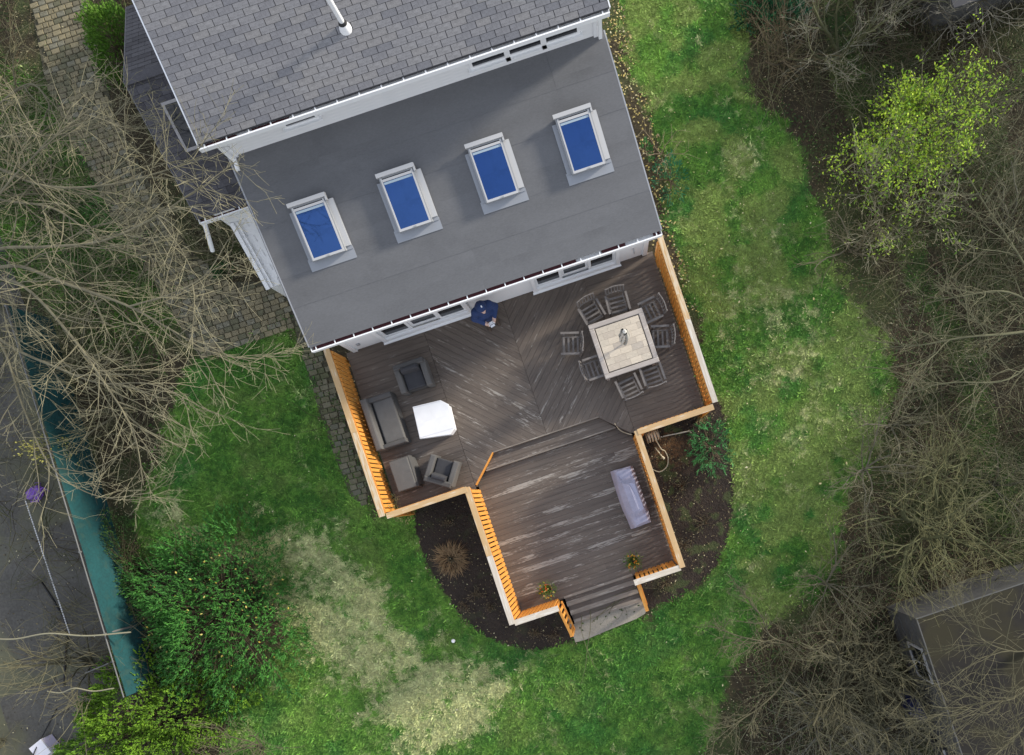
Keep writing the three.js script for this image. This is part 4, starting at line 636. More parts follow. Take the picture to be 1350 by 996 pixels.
// ---------- paved path and court ----------
{
  const bedM = std(null, 1, { map: colourMap(256, 256, (u, v) => mix3([0.045, 0.042, 0.026], [0.085, 0.08, 0.05], 0.5 * vn(u * 16, v * 16, 16, 16) + 0.5 * vn(u * 80, v * 80, 80, 80)), 1.5, 1.5) });
  const pathB = plan([[376, 372], [404, 440], [430, 470], [455, 545], [490, 640], [482, 668], [462, 655], [440, 600], [416, 530], [388, 432]]);
  const walk = structure('path', sheet(pathA, 0.002), bedM, 'paved garden path of small weathered blocks beside the house'), side = new THREE.Mesh(sheet(pathB, 0.0), bedM); side.name = 'path_bed'; walk.add(side);
  const tone = (k, s) => std(null, 0.95, { map: colourMap(128, 128, (u, v) => { const n = 0.72 + 0.3 * vn(u * 40 + s, v * 40, 256, 40) + 0.4 * (fbm(u * 4 + s, v * 4, 3) - 0.5); return [k[0] * n, k[1] * n, k[2] * n]; }, 0.5, 0.5) });
  const tones = [[0.22, 0.19, 0.115], [0.17, 0.15, 0.095], [0.25, 0.215, 0.13], [0.13, 0.125, 0.075], [0.19, 0.18, 0.13]].map(tone), mossy = [[0.13, 0.125, 0.075], [0.10, 0.105, 0.055], [0.16, 0.15, 0.10], [0.12, 0.12, 0.085], [0.15, 0.14, 0.09]].map((k, i) => tone(k, i + 20));
  const r = rng(15), geos = [[0.20, 0.15], [0.15, 0.15], [0.24, 0.15]].map(([w, d]) => slab(w - 0.014, 0.05, d - 0.014, 0.012)), list = [];
  const lay = (poly, ang, mats, pitch) => {
    const c = Math.cos(ang), s = Math.sin(ang), L = poly.map(([x, z]) => [c * x + s * z, -s * x + c * z]), a0 = Math.min(...L.map(p => p[0])), a1 = Math.max(...L.map(p => p[0])), b0 = Math.min(...L.map(p => p[1])), b1 = Math.max(...L.map(p => p[1]));
    for (let b = b0; b < b1; b += pitch) { let a = a0 - r() * 0.2; while (a < a1) { const k = r() * 3 | 0, w = [0.20, 0.15, 0.24][k], u = a + w / 2, x = c * u - s * (b + pitch / 2), z = s * u + c * (b + pitch / 2); if (sdf(poly, x, z) < -0.06) list.push([geos[k], mats[r() * 5 | 0], x, z, -ang + (r() - 0.5) * 0.09, (r() - 0.5) * 0.012, pitch / 0.15]); a += w + 0.004; } }
  };
  const split = plan([[0, 340], [300, 330], [375, 372], [388, 432], [264, 474], [225, 410]]);
  lay(pathA, 0.0, tones, 0.155); lay(pathB, 0.06, mossy, 0.16);
  const hidden = (x, z) => x > -5.55 && z < -5.4;                     // under the house roof
  const vis = list.filter(l => inView({ x: l[2], y: 0, z: l[3] }, 4) && !hidden(l[2], l[3]));
  vis.sort((a, b) => (b[3] - a[3]));
  const rest = [];
  vis.forEach(([g, m, x, z, t, dy, k], i) => { if (i < 300) { const o = part(walk, 'paving_block', g, m, [x, -0.012 + dy, z]); o.rotation.y = t; o.scale.z = k; } else { const q = g.clone(); q.scale(1, 1, k); q.rotateY(t); rest.push([q.translate(x, -0.012 + dy, z), m]); } });
  for (const m of [...tones, ...mossy]) { const l = rest.filter(q => q[1] === m).map(q => q[0]); if (l.length) part(walk, 'paving_blocks', l, m).userData.kind = 'stuff'; }
  // asphalt court behind the fence
  const asphalt = std(null, 0.95, { map: colourMap(1024, 1024, (u, v) => { const n = fbm(u * 10, v * 10, 5), s = vn(u * 256, v * 256, 256, 256); const k = 0.045 + 0.045 * n + 0.03 * s; return mix3([k * 1.05, k, k * 0.88], [0.105, 0.105, 0.062], 0.85 * smooth(0.40, 0.62, fbm(u * 6 + 9, v * 6 + 3, 4))); }, 9, 9) });
  structure('court', sheet([[-30, -14], [-13.9, -14], [-13.8, -8], [-13.55, 1.2], [-13.5, 6], [-30, 6]], 0.004), asphalt, 'dark asphalt court surface strewn with debris');
}
{ // fence with teal screen
  const f = thing('screen_fence', 'chain link fence hung with a teal windscreen beside the asphalt court', 'fence'), X = z => -13.58 - (z - 0.8) * 0.03, H = 1.5;
  const teal = std(null, 0.9, { map: colourMap(512, 256, (u, v) => { const n = 0.75 + 0.3 * vn(u * 128, v * 64, 128, 64) + 0.5 * (fbm(u * 12, v * 5, 4) - 0.5); const st = smooth(0.55, 0.75, fbm(u * 30 + 4, v * 14, 4)); return mix3([0.006 * n, 0.066 * n, 0.072 * n], [0.025, 0.065, 0.055], 0.5 * st); }, 4, 2) });
  const seg = 60, P = [], U = [], z0 = -9.5, z1 = 1.0, S = (i, j) => { const z = mix(z0, z1, i / seg), y = mix(0.04, H - 0.03, j / 6), bow = Math.sin(j / 6 * 3.14) * 0.05 * Math.sin(z * 2.3) + 0.02 * vn(z * 3, j); return [X(z) + 0.04 + bow, y, z]; };
  for (let i = 0; i < seg; i++) for (let j = 0; j < 6; j++) for (const [a, b] of [[0, 0], [1, 1], [1, 0], [0, 0], [0, 1], [1, 1]]) { const p = S(i + a, j + b); P.push(...p); U.push(p[2], p[1]); }
  const g = new THREE.BufferGeometry(); g.setAttribute('position', new THREE.Float32BufferAttribute(P, 3)); g.setAttribute('uv', new THREE.Float32BufferAttribute(U, 2)); g.computeVertexNormals();
  part(f, 'screen', g, teal);
  const zinc = std([0.14, 0.14, 0.135], 0.7);
  part(f, 'top_rail', rod([X(z0), H, z0], [X(z1), H, z1], 0.016), zinc);
  for (let z = z0; z <= z1; z += 2.2) part(f, 'post', rod([X(z), 0, z], [X(z), H + 0.02, z], 0.028), zinc);
  // chain link wires on the court side
  const wires = []; for (let z = z0; z < z1; z += 0.16) { wires.push(rod([X(z) - 0.02, 0.05, z], [X(z + 0.9) - 0.02, H - 0.05, z + 0.9], 0.003, 3), rod([X(z + 0.9) - 0.026, 0.05, z + 0.9], [X(z) - 0.026, H - 0.05, z], 0.003, 3)); } part(f, 'chain_link', wires, zinc).userData.kind = 'stuff';
  const q = (x, y, h = 0) => { const p = at(x, y, h); return [p.x, p.y, p.z]; };
  const g2 = thing('court_gate', 'low wire gate panel standing against the teal fence on the court', 'gate'); 
  part(g2, 'frame', [rod(q(122, 875, 0.02), q(156, 895, 0.02), 0.016), rod(q(112, 888, 1.0), q(150, 872, 1.0), 0.016), rod(q(122, 875, 0.02), q(112, 888, 1.0), 0.016), rod(q(156, 895, 0.02), q(150, 872, 1.0), 0.016)], zinc);
  part(g2, 'wire_mesh', Array.from({ length: 6 }, (_, i) => { const t = (i + 1) / 7; const a = q(mix(122, 156, t), mix(875, 895, t), 0.02), b = q(mix(112, 150, t), mix(888, 872, t), 1.0); return rod(a, b, 0.006, 4); }), zinc);
  const rope = thing('court_rope', 'white beaded rope line stretched across the asphalt court', 'rope'); const A = V3(...q(33, 660, 0.5)), B = V3(...q(92, 838, 0.5)), beads = [];
  part(rope, 'line', rod(A.toArray(), B.toArray(), 0.008), std([0.5, 0.5, 0.5], 0.7)); for (let i = 0; i < 60; i++) { const p = A.clone().lerp(B, (i + 0.3) / 60); beads.push(rod(p.toArray(), p.clone().addScaledVector(B.clone().sub(A).normalize(), 0.035).toArray(), 0.016, 6)); } part(rope, 'beads', beads, std([0.62, 0.62, 0.62], 0.6)).userData.kind = 'stuff';
  part(rope, 'stake', [rod([A.x, 0, A.z], [A.x, 0.52, A.z], 0.015), rod([B.x, 0, B.z], [B.x, 0.52, B.z], 0.015)], zinc);
  single('black_cable', 'black cable lying bent across the asphalt court', 'cable', tube([q(54, 768, 0.02), q(72, 796, 0.02), q(88, 828, 0.02), q(86, 860, 0.02), q(84, 905, 0.02)], 0.03, 6, 40), black);
  single('thin_black_cord', 'thin black cord running to the white box on the court', 'cord', tube([q(74, 935, 0.02), q(60, 962, 0.05), q(45, 992, 0.34), q(40, 1010, 0.2)], 0.014, 6, 30), black);
  const pp = at(46, 652, 0.1); const pt = thing('purple_bag', 'crumpled purple plastic bag lying on the asphalt court', 'bag', [pp.x, 0.006, pp.z], 0.6);
  const bg = new THREE.IcosahedronGeometry(0.24, 4), bp = bg.attributes.position; for (let i = 0; i < bp.count; i++) { const x = bp.getX(i), y = bp.getY(i), z = bp.getZ(i), n = 0.7 + 0.7 * Math.abs(fbm(x * 9 + 20, z * 9 + y * 7 + 20, 3) - 0.5) * 2; bp.setXYZ(i, x * n * 1.15, Math.max(0, (y * n + 0.2) * 0.55), z * n); } bg.computeVertexNormals(); part(pt, 'bag', bg, std([0.16, 0.06, 0.36], 0.45)); part(pt, 'handles', [tube([[0.16, 0.12, 0.05], [0.3, 0.16, 0.1], [0.28, 0.05, 0.22]], 0.018, 5), tube([[0.16, 0.1, -0.05], [0.32, 0.06, -0.1], [0.22, 0.05, -0.22]], 0.018, 5)], std([0.16, 0.06, 0.36], 0.45));
  const wb = at(52, 990, 0.3), w = thing('white_box', 'white box with a pale lilac lid side on the court edge', 'box', [wb.x, 0.004, wb.z], 0.35); part(w, 'body', slab(0.42, 0.30, 0.46, 0.01), std([0.78, 0.76, 0.80], 0.5)); part(w, 'lid_flap', box(0.02, 0.24, 0.42, 0.26, 0.14, 0, { rz: 0.5 }), std([0.42, 0.38, 0.48], 0.6));
}
// ---------- the neighbour's garage, and a roof corner further off ----------
{
  const t = thing('garage', 'low grey neighbouring garage with dark flat roof among bare trees', 'garage'), wallM = std(null, 0.9, { map: colourMap(512, 256, (u, v) => { const n = 0.75 + 0.3 * vn(u * 100, v * 50) + 0.35 * (fbm(u * 8, v * 5, 4) - 0.5); return [0.080 * n, 0.080 * n, 0.080 * n]; }, 3, 1.5) });
  const roofM = std(null, 0.95, { map: colourMap(1024, 1024, (u, v) => { const n = 0.6 + 0.4 * fbm(u * 14, v * 14, 4) + 0.3 * vn(u * 200, v * 200, 200, 200); return mix3([0.013 * n, 0.011 * n, 0.009 * n], [0.032, 0.028, 0.009], 0.6 * smooth(0.5, 0.7, fbm(u * 7 + 40, v * 7, 4))); }, 7, 7) });
  const x0 = 6.2, z0 = 5.4, X1 = 14, Z1 = 14, H = 2.02;
  part(t, 'wall', [box(X1 - x0, H, 0.2, (x0 + X1) / 2, H / 2, z0 + 0.1), box(0.2, H, Z1 - z0 - 0.2, x0 + 0.1, H / 2, (z0 + Z1) / 2 + 0.1), box(X1 - x0, H, 0.2, (x0 + X1) / 2, H / 2, Z1 + 0.1), box(0.2, H, Z1 - z0, X1, H / 2, (z0 + Z1) / 2 + 0.1)], wallM);
  for (let j = 0; j < 4; j++) part(t, 'cladding_board', box(0.02, 0.03, Z1 - z0 - 0.3, x0 - 0.008, 0.35 + j * 0.42, (z0 + Z1) / 2), wallM);
  const rf = part(t, 'roof', box(X1 - x0 + 0.06, 0.06, Z1 - z0 + 0.06, (x0 + X1) / 2 + 0.02, H + 0.034, (z0 + Z1) / 2 + 0.02), roofM); part(rf, 'roof_edge', [box(X1 - x0 + 0.1, 0.07, 0.03, (x0 + X1) / 2, H + 0.04, z0 - 0.03), box(0.03, 0.07, Z1 - z0, x0 - 0.03, H + 0.04, (z0 + Z1) / 2)], std([0.085, 0.085, 0.08], 0.7));
  const w = new THREE.Group(); w.name = 'window'; t.add(w); const frameM = std([0.42, 0.42, 0.42], 0.6);
  part(w, 'pane', box(0.02, 0.8, 0.84, x0 - 0.006, 1.25, 6.72), darkGlass); part(w, 'frame', [box(0.05, 0.05, 0.95, x0 - 0.02, 1.68, 6.72), box(0.05, 0.05, 0.95, x0 - 0.02, 0.82, 6.72), box(0.05, 0.82, 0.05, x0 - 0.02, 1.25, 6.27), box(0.05, 0.82, 0.05, x0 - 0.02, 1.25, 7.17), box(0.04, 0.82, 0.03, x0 - 0.018, 1.25, 6.72)], frameM);
  const dr = part(t, 'door', box(0.05, 1.85, 0.9, x0 - 0.02, 0.95, 9.6), std([0.03, 0.03, 0.035], 0.5)); part(dr, 'handle', box(0.06, 0.03, 0.12, x0 - 0.07, 0.95, 9.3), frameM);
  const bx = thing('blue_tarp', 'dark blue tarp heaped against the grey garage wall', 'tarp', [5.88, 0, 8.05]); const g = new THREE.SphereGeometry(0.5, 24, 16), p = g.attributes.position; for (let i = 0; i < p.count; i++) { const x = p.getX(i), y = p.getY(i), z = p.getZ(i), n = 0.85 + 0.35 * (fbm(x * 5 + 9, z * 5 + y * 4 + 9, 3) - 0.5); p.setXYZ(i, x * n * 0.5, Math.max(0, (y * n + 0.35) * 1.5), z * n * 1.0); } g.computeVertexNormals(); part(bx, 'sheet', g, std([0.014, 0.018, 0.075], 0.5)); part(bx, 'rope', tube([[-0.22, 0.4, -0.4], [-0.2, 0.8, 0], [-0.22, 0.4, 0.4]], 0.012, 5), std([0.3, 0.3, 0.3], 0.8));
  const s = thing('outbuilding', 'weathered grey outbuilding roof corner beyond the bare shrubs', 'outbuilding'); const A = at(1268, 6, 2.2), s1 = at(1352, -12, 2.2);
  part(s, 'wall', box(4.2, 2.1, 2.2, A.x + 2.4, 1.05, A.z - 1.7), wallM); part(s, 'roof', box(4.8, 0.08, 2.8, A.x + 2.2, 2.16, A.z - 1.38), std([0.05, 0.05, 0.055], 0.95));
}
// ---------- plants ----------
class Mass {                                                          // collects triangles with colours into one geometry
  constructor() { this.p = []; this.c = []; }
  tri(a, b, c, k) { this.p.push(...a, ...b, ...c); for (let i = 0; i < 3; i++) this.c.push(...k); }
  geo() { const g = new THREE.BufferGeometry(); g.setAttribute('position', new THREE.Float32BufferAttribute(this.p, 3)); g.setAttribute('color', new THREE.Float32BufferAttribute(this.c, 3)); g.computeVertexNormals(); return g; }
}
const barkM = std([1, 1, 1], 0.95, { vertexColors: true }), leafM = new THREE.MeshPhysicalMaterial({ roughness: 0.8, vertexColors: true, side: THREE.DoubleSide, transmission: 0.0 });
// a tapered, bent branch
function limb(M, pts, r0, r1, sides, col, r) {
  const n = pts.length; let prev = null;
  for (let i = 0; i < n; i++) {
    const d = (i < n - 1 ? pts[i + 1].clone().sub(pts[i]) : pts[i].clone().sub(pts[i - 1])).normalize(), s = Math.abs(d.y) > 0.9 ? V3(1, 0, 0) : V3(0, 1, 0), u = s.cross(d).normalize(), v = d.clone().cross(u), rad = mix(r0, r1, i / (n - 1)), ring = [];
    for (let k = 0; k < sides; k++) { const a = k / sides * 6.283; ring.push([pts[i].x + (u.x * Math.cos(a) + v.x * Math.sin(a)) * rad, pts[i].y + (u.y * Math.cos(a) + v.y * Math.sin(a)) * rad, pts[i].z + (u.z * Math.cos(a) + v.z * Math.sin(a)) * rad]); }
    if (prev) { const q = 0.8 + 0.4 * r(), c = [col[0] * q, col[1] * q, col[2] * q]; for (let k = 0; k < sides; k++) { const l = (k + 1) % sides; M.tri(prev[k], prev[l], ring[l], c); M.tri(prev[k], ring[l], ring[k], c); } }
    prev = ring;
  }
}
function grow(out, p, d, len, rad, level, o, r) {
  const n = Math.max(3, Math.min(9, Math.round(len / 0.28))), pts = [p.clone()], step = len / n, dd = d.clone();
  for (let i = 0; i < n; i++) { dd.add(V3((r() - 0.5), (r() - 0.5) * 0.8, (r() - 0.5)).multiplyScalar(o.wander ?? 0.5)); dd.y += (o.lift ?? 0.05); dd.normalize(); const q = pts[i].clone().addScaledVector(dd, step); if (q.y < 0.06) q.y = 0.06; pts.push(q); }
  const tip = Math.max(o.min ?? 0.003, rad * 0.42); limb(level >= o.fine ? out.twigs : out.wood, pts, rad, level >= o.levels ? o.min ?? 0.003 : tip, level === 0 ? 8 : level === 1 ? 6 : level === 2 ? 4 : 3, level >= o.fine ? o.twig : o.bark, r);
  out.tips.push(pts[pts.length - 1], pts[pts.length - 2]);
  if (level >= o.levels) return;
  const kids = Math.round((o.kids[level] ?? 4) * (0.75 + 0.5 * r()));
  for (let k = 0; k < kids; k++) {
    const t = 0.22 + 0.78 * (k + r()) / kids, i = Math.min(n - 1, Math.floor(t * n)), base = pts[i].clone().lerp(pts[i + 1], t * n - i), ax = pts[i + 1].clone().sub(pts[i]).normalize();
    const side = V3(r() - 0.5, (r() - 0.5) * (o.flat ?? 0.6), r() - 0.5).normalize(), ang = 0.45 + 0.55 * r(), c = ax.multiplyScalar(Math.cos(ang)).addScaledVector(side, Math.sin(ang)).normalize();
    grow(out, base, c, len * (0.40 + 0.42 * r()) * (1.1 - 0.4 * t), Math.max(o.min ?? 0.003, mix(rad, tip, t) * 0.55), level + 1, o, r);
  }
}
// a bare tree or shrub: stems [[dx, up, dz, length, radius, pts?]...]
function bare(name, label, px, py, seed, stems, o, group) {
  const b = at(px, py, 0), t = thing(name, label, name.includes('tree') ? 'tree' : 'shrub', [b.x, -0.02, b.z], 0, group), r = rng(seed), out = { wood: new Mass(), twigs: new Mass(), tips: [] };
  o = { levels: 3, fine: 2, kids: [8, 7, 5], bark: [0.20, 0.18, 0.14], twig: [0.34, 0.31, 0.24], ...o };
  for (const s of stems) {
    if (s.path) {                                                     // a limb that follows points given in the survey picture
      const pts = s.path.map(([x, y, h]) => at(x, y, h).sub(b)), curve = new THREE.CatmullRomCurve3(pts), L = curve.getLength(), P = curve.getPoints(Math.max(6, Math.round(L / 0.25)));
      limb(out.wood, P, s.r * (s.tip ? 1 : 0.45), s.tip ?? 0.007, 7, s.col ?? o.bark, r);
      const kids = Math.round(L * (s.kids ?? 4) * 0.72); for (let k = 0; k < kids; k++) { const q = 0.12 + 0.88 * (k + r()) / kids, a = curve.getPoint(Math.min(1, q)), ax = curve.getTangent(Math.min(1, q)), side = V3(r() - 0.5, (r() - 0.5) * 0.5, r() - 0.5).normalize(), ang = 0.45 + 0.5 * r(); grow(out, a, ax.multiplyScalar(Math.cos(ang)).addScaledVector(side, Math.sin(ang)).normalize(), (s.twig ?? 1.5) * (0.5 + 0.8 * r()) * (1.15 - 0.5 * q), Math.max(0.0055, Math.min(0.013, mix(s.r, s.tip ?? 0.015, q) * 0.4)), 1, o, r); }
    } else { const d = V3(s[0], s[1], s[2]).normalize(); grow(out, V3((r() - 0.5) * 0.1, 0, (r() - 0.5) * 0.1), d, s[3], s[4], 0, o, r); }
  }
  part(t, 'trunk', out.wood.geo(), barkM); if (out.twigs.p.length) part(t, 'twigs', out.twigs.geo(), barkM);
  if (o.leaves) { const M = new Mass(); for (const p of out.tips) if (r() < o.leaves.share) for (let k = 0; k < o.leaves.n; k++) leaf(M, V3(p.x + (r() - 0.5) * 0.3, p.y + (r() - 0.5) * 0.25, p.z + (r() - 0.5) * 0.3), o.leaves.size * (0.7 + 0.6 * r()), 0.5, mix3(o.leaves.c[0], o.leaves.c[1], r()), r); part(t, 'leaves', M.geo(), leafM); }
  return t;
}
function leaf(M, p, len, wide, col, r, dir) {
  const d = dir ? dir.clone().add(V3(r() - 0.5, r() - 0.5, r() - 0.5).multiplyScalar(0.7)).normalize() : V3(r() - 0.5, (r() - 0.3) * 0.7, r() - 0.5).normalize(), u = V3(r() - 0.5, r() - 0.5, r() - 0.5).cross(d).normalize().multiplyScalar(len * wide * 0.5), e = p.clone().addScaledVector(d, len), m = p.clone().addScaledVector(d, len * 0.5), up = u.clone().cross(d).multiplyScalar(0.3);
  const a = m.clone().add(u).add(up), b = m.clone().sub(u).add(up); M.tri(p.toArray(), a.toArray(), e.toArray(), col); M.tri(p.toArray(), e.toArray(), b.toArray(), [col[0] * 0.9, col[1] * 0.9, col[2] * 0.9]);
}
// leafy bush: clumps of leaves over an uneven dome, on stems
function bush(name, label, px, py, R, H, seed, o, cat = 'shrub', group) {
  const b = at(px, py, H * (o.mid ?? 0.6)), t = thing(name, label, cat, [b.x, -0.01, b.z], 0, group), r = rng(seed), L = new Mass(), W = new Mass();
  const rx = R[0], rz = R[1];
  for (let i = 0; i < o.clumps; i++) {
    const a = r() * 6.283, q = Math.sqrt(r()), el = Math.acos(q), lump = 0.45 + 0.95 * fbm(Math.cos(a) * 2.2 + seed, Math.sin(a) * 2.2 + seed * 0.3, 3), depth = 0.72 + 0.28 * Math.pow(r(), 0.5);
    const c = V3(Math.cos(a) * q * rx * lump * depth, Math.max(0.05, Math.sin(el) * H * (0.35 + 1.1 * fbm(Math.cos(a) * q * 3.4 + seed, Math.sin(a) * q * 3.4, 3)) * depth), Math.sin(a) * q * rz * lump * depth), out = V3(c.x / rx, 0.35 + c.y / H, c.z / rz).normalize(), tone = mix3(o.c[0], o.c[1], Math.min(1, Math.max(0, 0.5 * r() + 0.7 * (fbm(c.x * 2 + seed, c.z * 2, 2) - 0.15))));
    if (o.spray) { const d = out.clone().add(V3(r() - 0.5, (r() - 0.5) * 0.6, r() - 0.5).multiplyScalar(1.5)).normalize(), n = o.n; for (let k = 0; k < n; k++) { const s = k / n, p = c.clone().addScaledVector(d, s * o.spray), w = V3(r() - 0.5, (r() - 0.5) * 0.5, r() - 0.5).normalize().multiplyScalar(0.55).add(d); const kk = 0.75 + 0.5 * r(); leaf(L, p, o.size * (1.15 - 0.5 * s), o.wide ?? 0.3, [tone[0] * kk, tone[1] * kk, tone[2] * kk], r, w.normalize()); } }
    else for (let k = 0; k < o.n; k++) { const kk = 0.75 + 0.5 * r(); leaf(L, V3(c.x + (r() - 0.5) * o.spread, Math.max(0.02, c.y + (r() - 0.5) * o.spread * 0.8), c.z + (r() - 0.5) * o.spread), o.size * (0.7 + 0.6 * r()), o.wide ?? 0.5, [tone[0] * kk, tone[1] * kk, tone[2] * kk], r, out); }
    if (i % (o.stemEvery ?? 6) === 0) limb(W, [V3((r() - 0.5) * 0.2 * rx, 0, (r() - 0.5) * 0.2 * rz), c.clone().multiplyScalar(0.5).add(V3(0, 0.1 * H, 0)), c], 0.018, 0.005, 4, [0.10, 0.075, 0.045], r);
  }
  if (o.caught) { const C = new Mass(); for (let i = 0; i < o.caught; i++) { const a = r() * 6.283, q = 0.85 * Math.sqrt(r()); leaf(C, V3(Math.cos(a) * q * rx * 0.9, H * (0.55 + 0.6 * r()) * Math.sqrt(1 - q * q), Math.sin(a) * q * rz * 0.9), 0.08, 0.6, mix3([0.45, 0.34, 0.05], [0.60, 0.55, 0.18], r()), r); } part(t, 'caught_leaves', C.geo(), leafM); }
  part(t, 'stems', W.geo(), barkM); part(t, 'foliage', L.geo(), leafM); return t;
}
const ring = (n, tilt, len, rad, seed, o = {}) => { const r = rng(seed), l = []; for (let i = 0; i < n; i++) { const a = (i + 0.6 * r()) / n * 6.283; l.push([Math.cos(a) * tilt + (o.dx ?? 0), 0.6 + 0.5 * r(), Math.sin(a) * tilt + (o.dz ?? 0), len * (0.7 + 0.5 * r()), rad * (0.7 + 0.5 * r())]); } return l; };

const paleBark = { bark: [0.16, 0.145, 0.092], twig: [0.245, 0.225, 0.14] }, olive = { bark: [0.08, 0.084, 0.036], twig: [0.15, 0.147, 0.065] }, dull = { bark: [0.078, 0.072, 0.04], twig: [0.13, 0.12, 0.068] };
// the bare trees whose limbs reach in over the path from beyond the court corner
bare('bare_tree', 'pale bare tree spreading long limbs over the path and fence', -45, 400, 101, [
  { path: [[-45, 400, 0], [-62, 392, 1.6], [-70, 385, 3]], r: 0.17, tip: 0.12, kids: 0.3, twig: 1 },
  { path: [[-70, 385, 3], [17, 350, 4.6], [80, 372, 5.0], [169, 404, 5.2], [225, 435, 5.2], [281, 466, 5.2], [340, 474, 5.0]], r: 0.10, kids: 3.6, twig: 1.5 },
  { path: [[169, 404, 5.2], [230, 385, 5.5], [270, 362, 5.6], [300, 315, 5.8]], r: 0.05, kids: 4, twig: 1.3 },
  { path: [[-70, 385, 3], [10, 455, 4.2], [75, 485, 4.6], [130, 505, 4.6], [200, 507, 4.6], [280, 545, 4.4]], r: 0.08, kids: 3.6, twig: 1.5 },
  { path: [[-70, 385, 3], [20, 372, 4.6], [90, 440, 5.0], [140, 510, 4.8], [175, 570, 4.6], [188, 640, 4.4]], r: 0.085, kids: 3.6, twig: 1.5 },
  { path: [[-70, 385, 3], [-10, 330, 4.6], [60, 325, 5.2], [130, 318, 5.6], [200, 288, 6.0], [250, 255, 6.2], [285, 235, 6.3]], r: 0.09, kids: 3.6, twig: 1.5 },
  { path: [[-70, 385, 3], [0, 455, 3.8], [30, 540, 4.0], [70, 620, 4.0], [130, 655, 3.8], [200, 650, 3.6]], r: 0.06, kids: 3, twig: 1.4 },
  { path: [[-70, 385, 3], [-30, 300, 4.8], [10, 240, 5.4], [60, 190, 5.8], [120, 140, 6.0]], r: 0.07, kids: 3.4, twig: 1.5 }], { ...paleBark, levels: 3, kids: [6, 4.5, 2.6], min: 0.003, wander: 0.34, lift: 0.0 }, 'bare trees beside the path and court');
bare('bare_tree', 'bare grey tree arching over the path beside the wing roof', -60, 215, 117, [
  { path: [[-60, 215, 0], [-90, 200, 2], [-100, 195, 3.4]], r: 0.15, tip: 0.1, kids: 0.3, twig: 1 },
  { path: [[-100, 195, 3.4], [-20, 215, 4.8], [60, 245, 5.4], [150, 242, 5.8], [215, 225, 6.0], [265, 205, 6.2]], r: 0.08, kids: 3.6, twig: 1.6 },
  { path: [[-100, 195, 3.4], [-10, 260, 4.8], [70, 275, 5.2], [140, 320, 5.4], [190, 330, 5.4], [215, 380, 5.2]], r: 0.07, kids: 3.6, twig: 1.5 },
  { path: [[-100, 195, 3.4], [-20, 150, 4.6], [40, 110, 5.0], [70, 150, 5.2], [85, 190, 5.2]], r: 0.06, kids: 3.4, twig: 1.4 },
  { path: [[-100, 195, 3.4], [-20, 180, 4.8], [60, 178, 5.4], [130, 165, 5.6], [170, 130, 5.8]], r: 0.06, kids: 3.4, twig: 1.4 }], { ...paleBark, bark: [0.14, 0.128, 0.08], twig: [0.20, 0.185, 0.11], levels: 3, kids: [6, 4.5, 2.6], min: 0.003, wander: 0.34, lift: 0.0 }, 'bare trees beside the path and court');
for (const [x, y, s, n, label] of [[105, 470, 3, 9, 'bare twiggy shrub below the long limbs between fence and path'], [165, 540, 5, 9, 'bare twiggy shrub at the lawn edge near the fence'], [60, 250, 7, 9, 'bare shrub thicket under the arching tree beside the path'], [200, 330, 9, 8, 'low bare shrub beside the path near the white lean-to'], [20, 120, 11, 9, 'bare shrub by the upper end of the paved path'], [130, 395, 13, 9, 'bare shrub growing across the middle of the paved path edge'], [300, 335, 23, 6, 'thin bare shrub in the corner of wing and lean-to']])
  bare('bare_shrub', label, x, y, 200 + s, ring(n, 0.75, 1.7, 0.022, s), { ...paleBark, twig: [0.18, 0.167, 0.09], levels: 2, fine: 1, kids: [8, 4], wander: 0.5, lift: 0.02, min: 0.003 }, 'bare shrubs on the path side of the garden');
bare('bare_shrub', 'grey bare shrub growing through the wire gate on the court', 118, 872, 301, ring(9, 0.6, 1.9, 0.028, 71), { ...dull, levels: 2, fine: 1, kids: [8, 4], min: 0.003 }, 'bare shrubs on the path side of the garden');
bare('bare_shrub', 'thin bare shrub below the juniper at the lawn edge', 345, 985, 303, ring(10, 0.6, 1.9, 0.018, 73), { ...dull, levels: 2, fine: 1, kids: [7, 4], min: 0.003 }, 'bare shrubs on the path side of the garden');
bare('bare_shrub', 'dark bare shrub in the corner below the white box', 5, 975, 305, ring(8, 0.7, 1.4, 0.02, 75), { ...dull, levels: 2, fine: 1, kids: [7, 4], min: 0.003 }, 'bare shrubs on the path side of the garden');
for (const [a, b, label] of [[[-20, 842], [172, 834], 'long pale fallen branch lying across the fence top'], [[62, 912], [150, 908], 'short bent fallen branch lying beside the wire gate']]) { const A = at(a[0], a[1], 1.5), B = at(b[0], b[1], 1.56), mid = [0.2, 0.45, 0.7].map((q, i) => { const m = A.clone().lerp(B, q); m.z += [0.05, -0.07, 0.04][i]; m.y += [0.03, 0.08, 0.04][i]; return m; }); single('fallen_branch', label, 'branch', tube([A, ...mid, B], a[0] < 0 ? 0.02 : 0.016, 7, 30), std([0.24, 0.225, 0.15], 0.9)); }
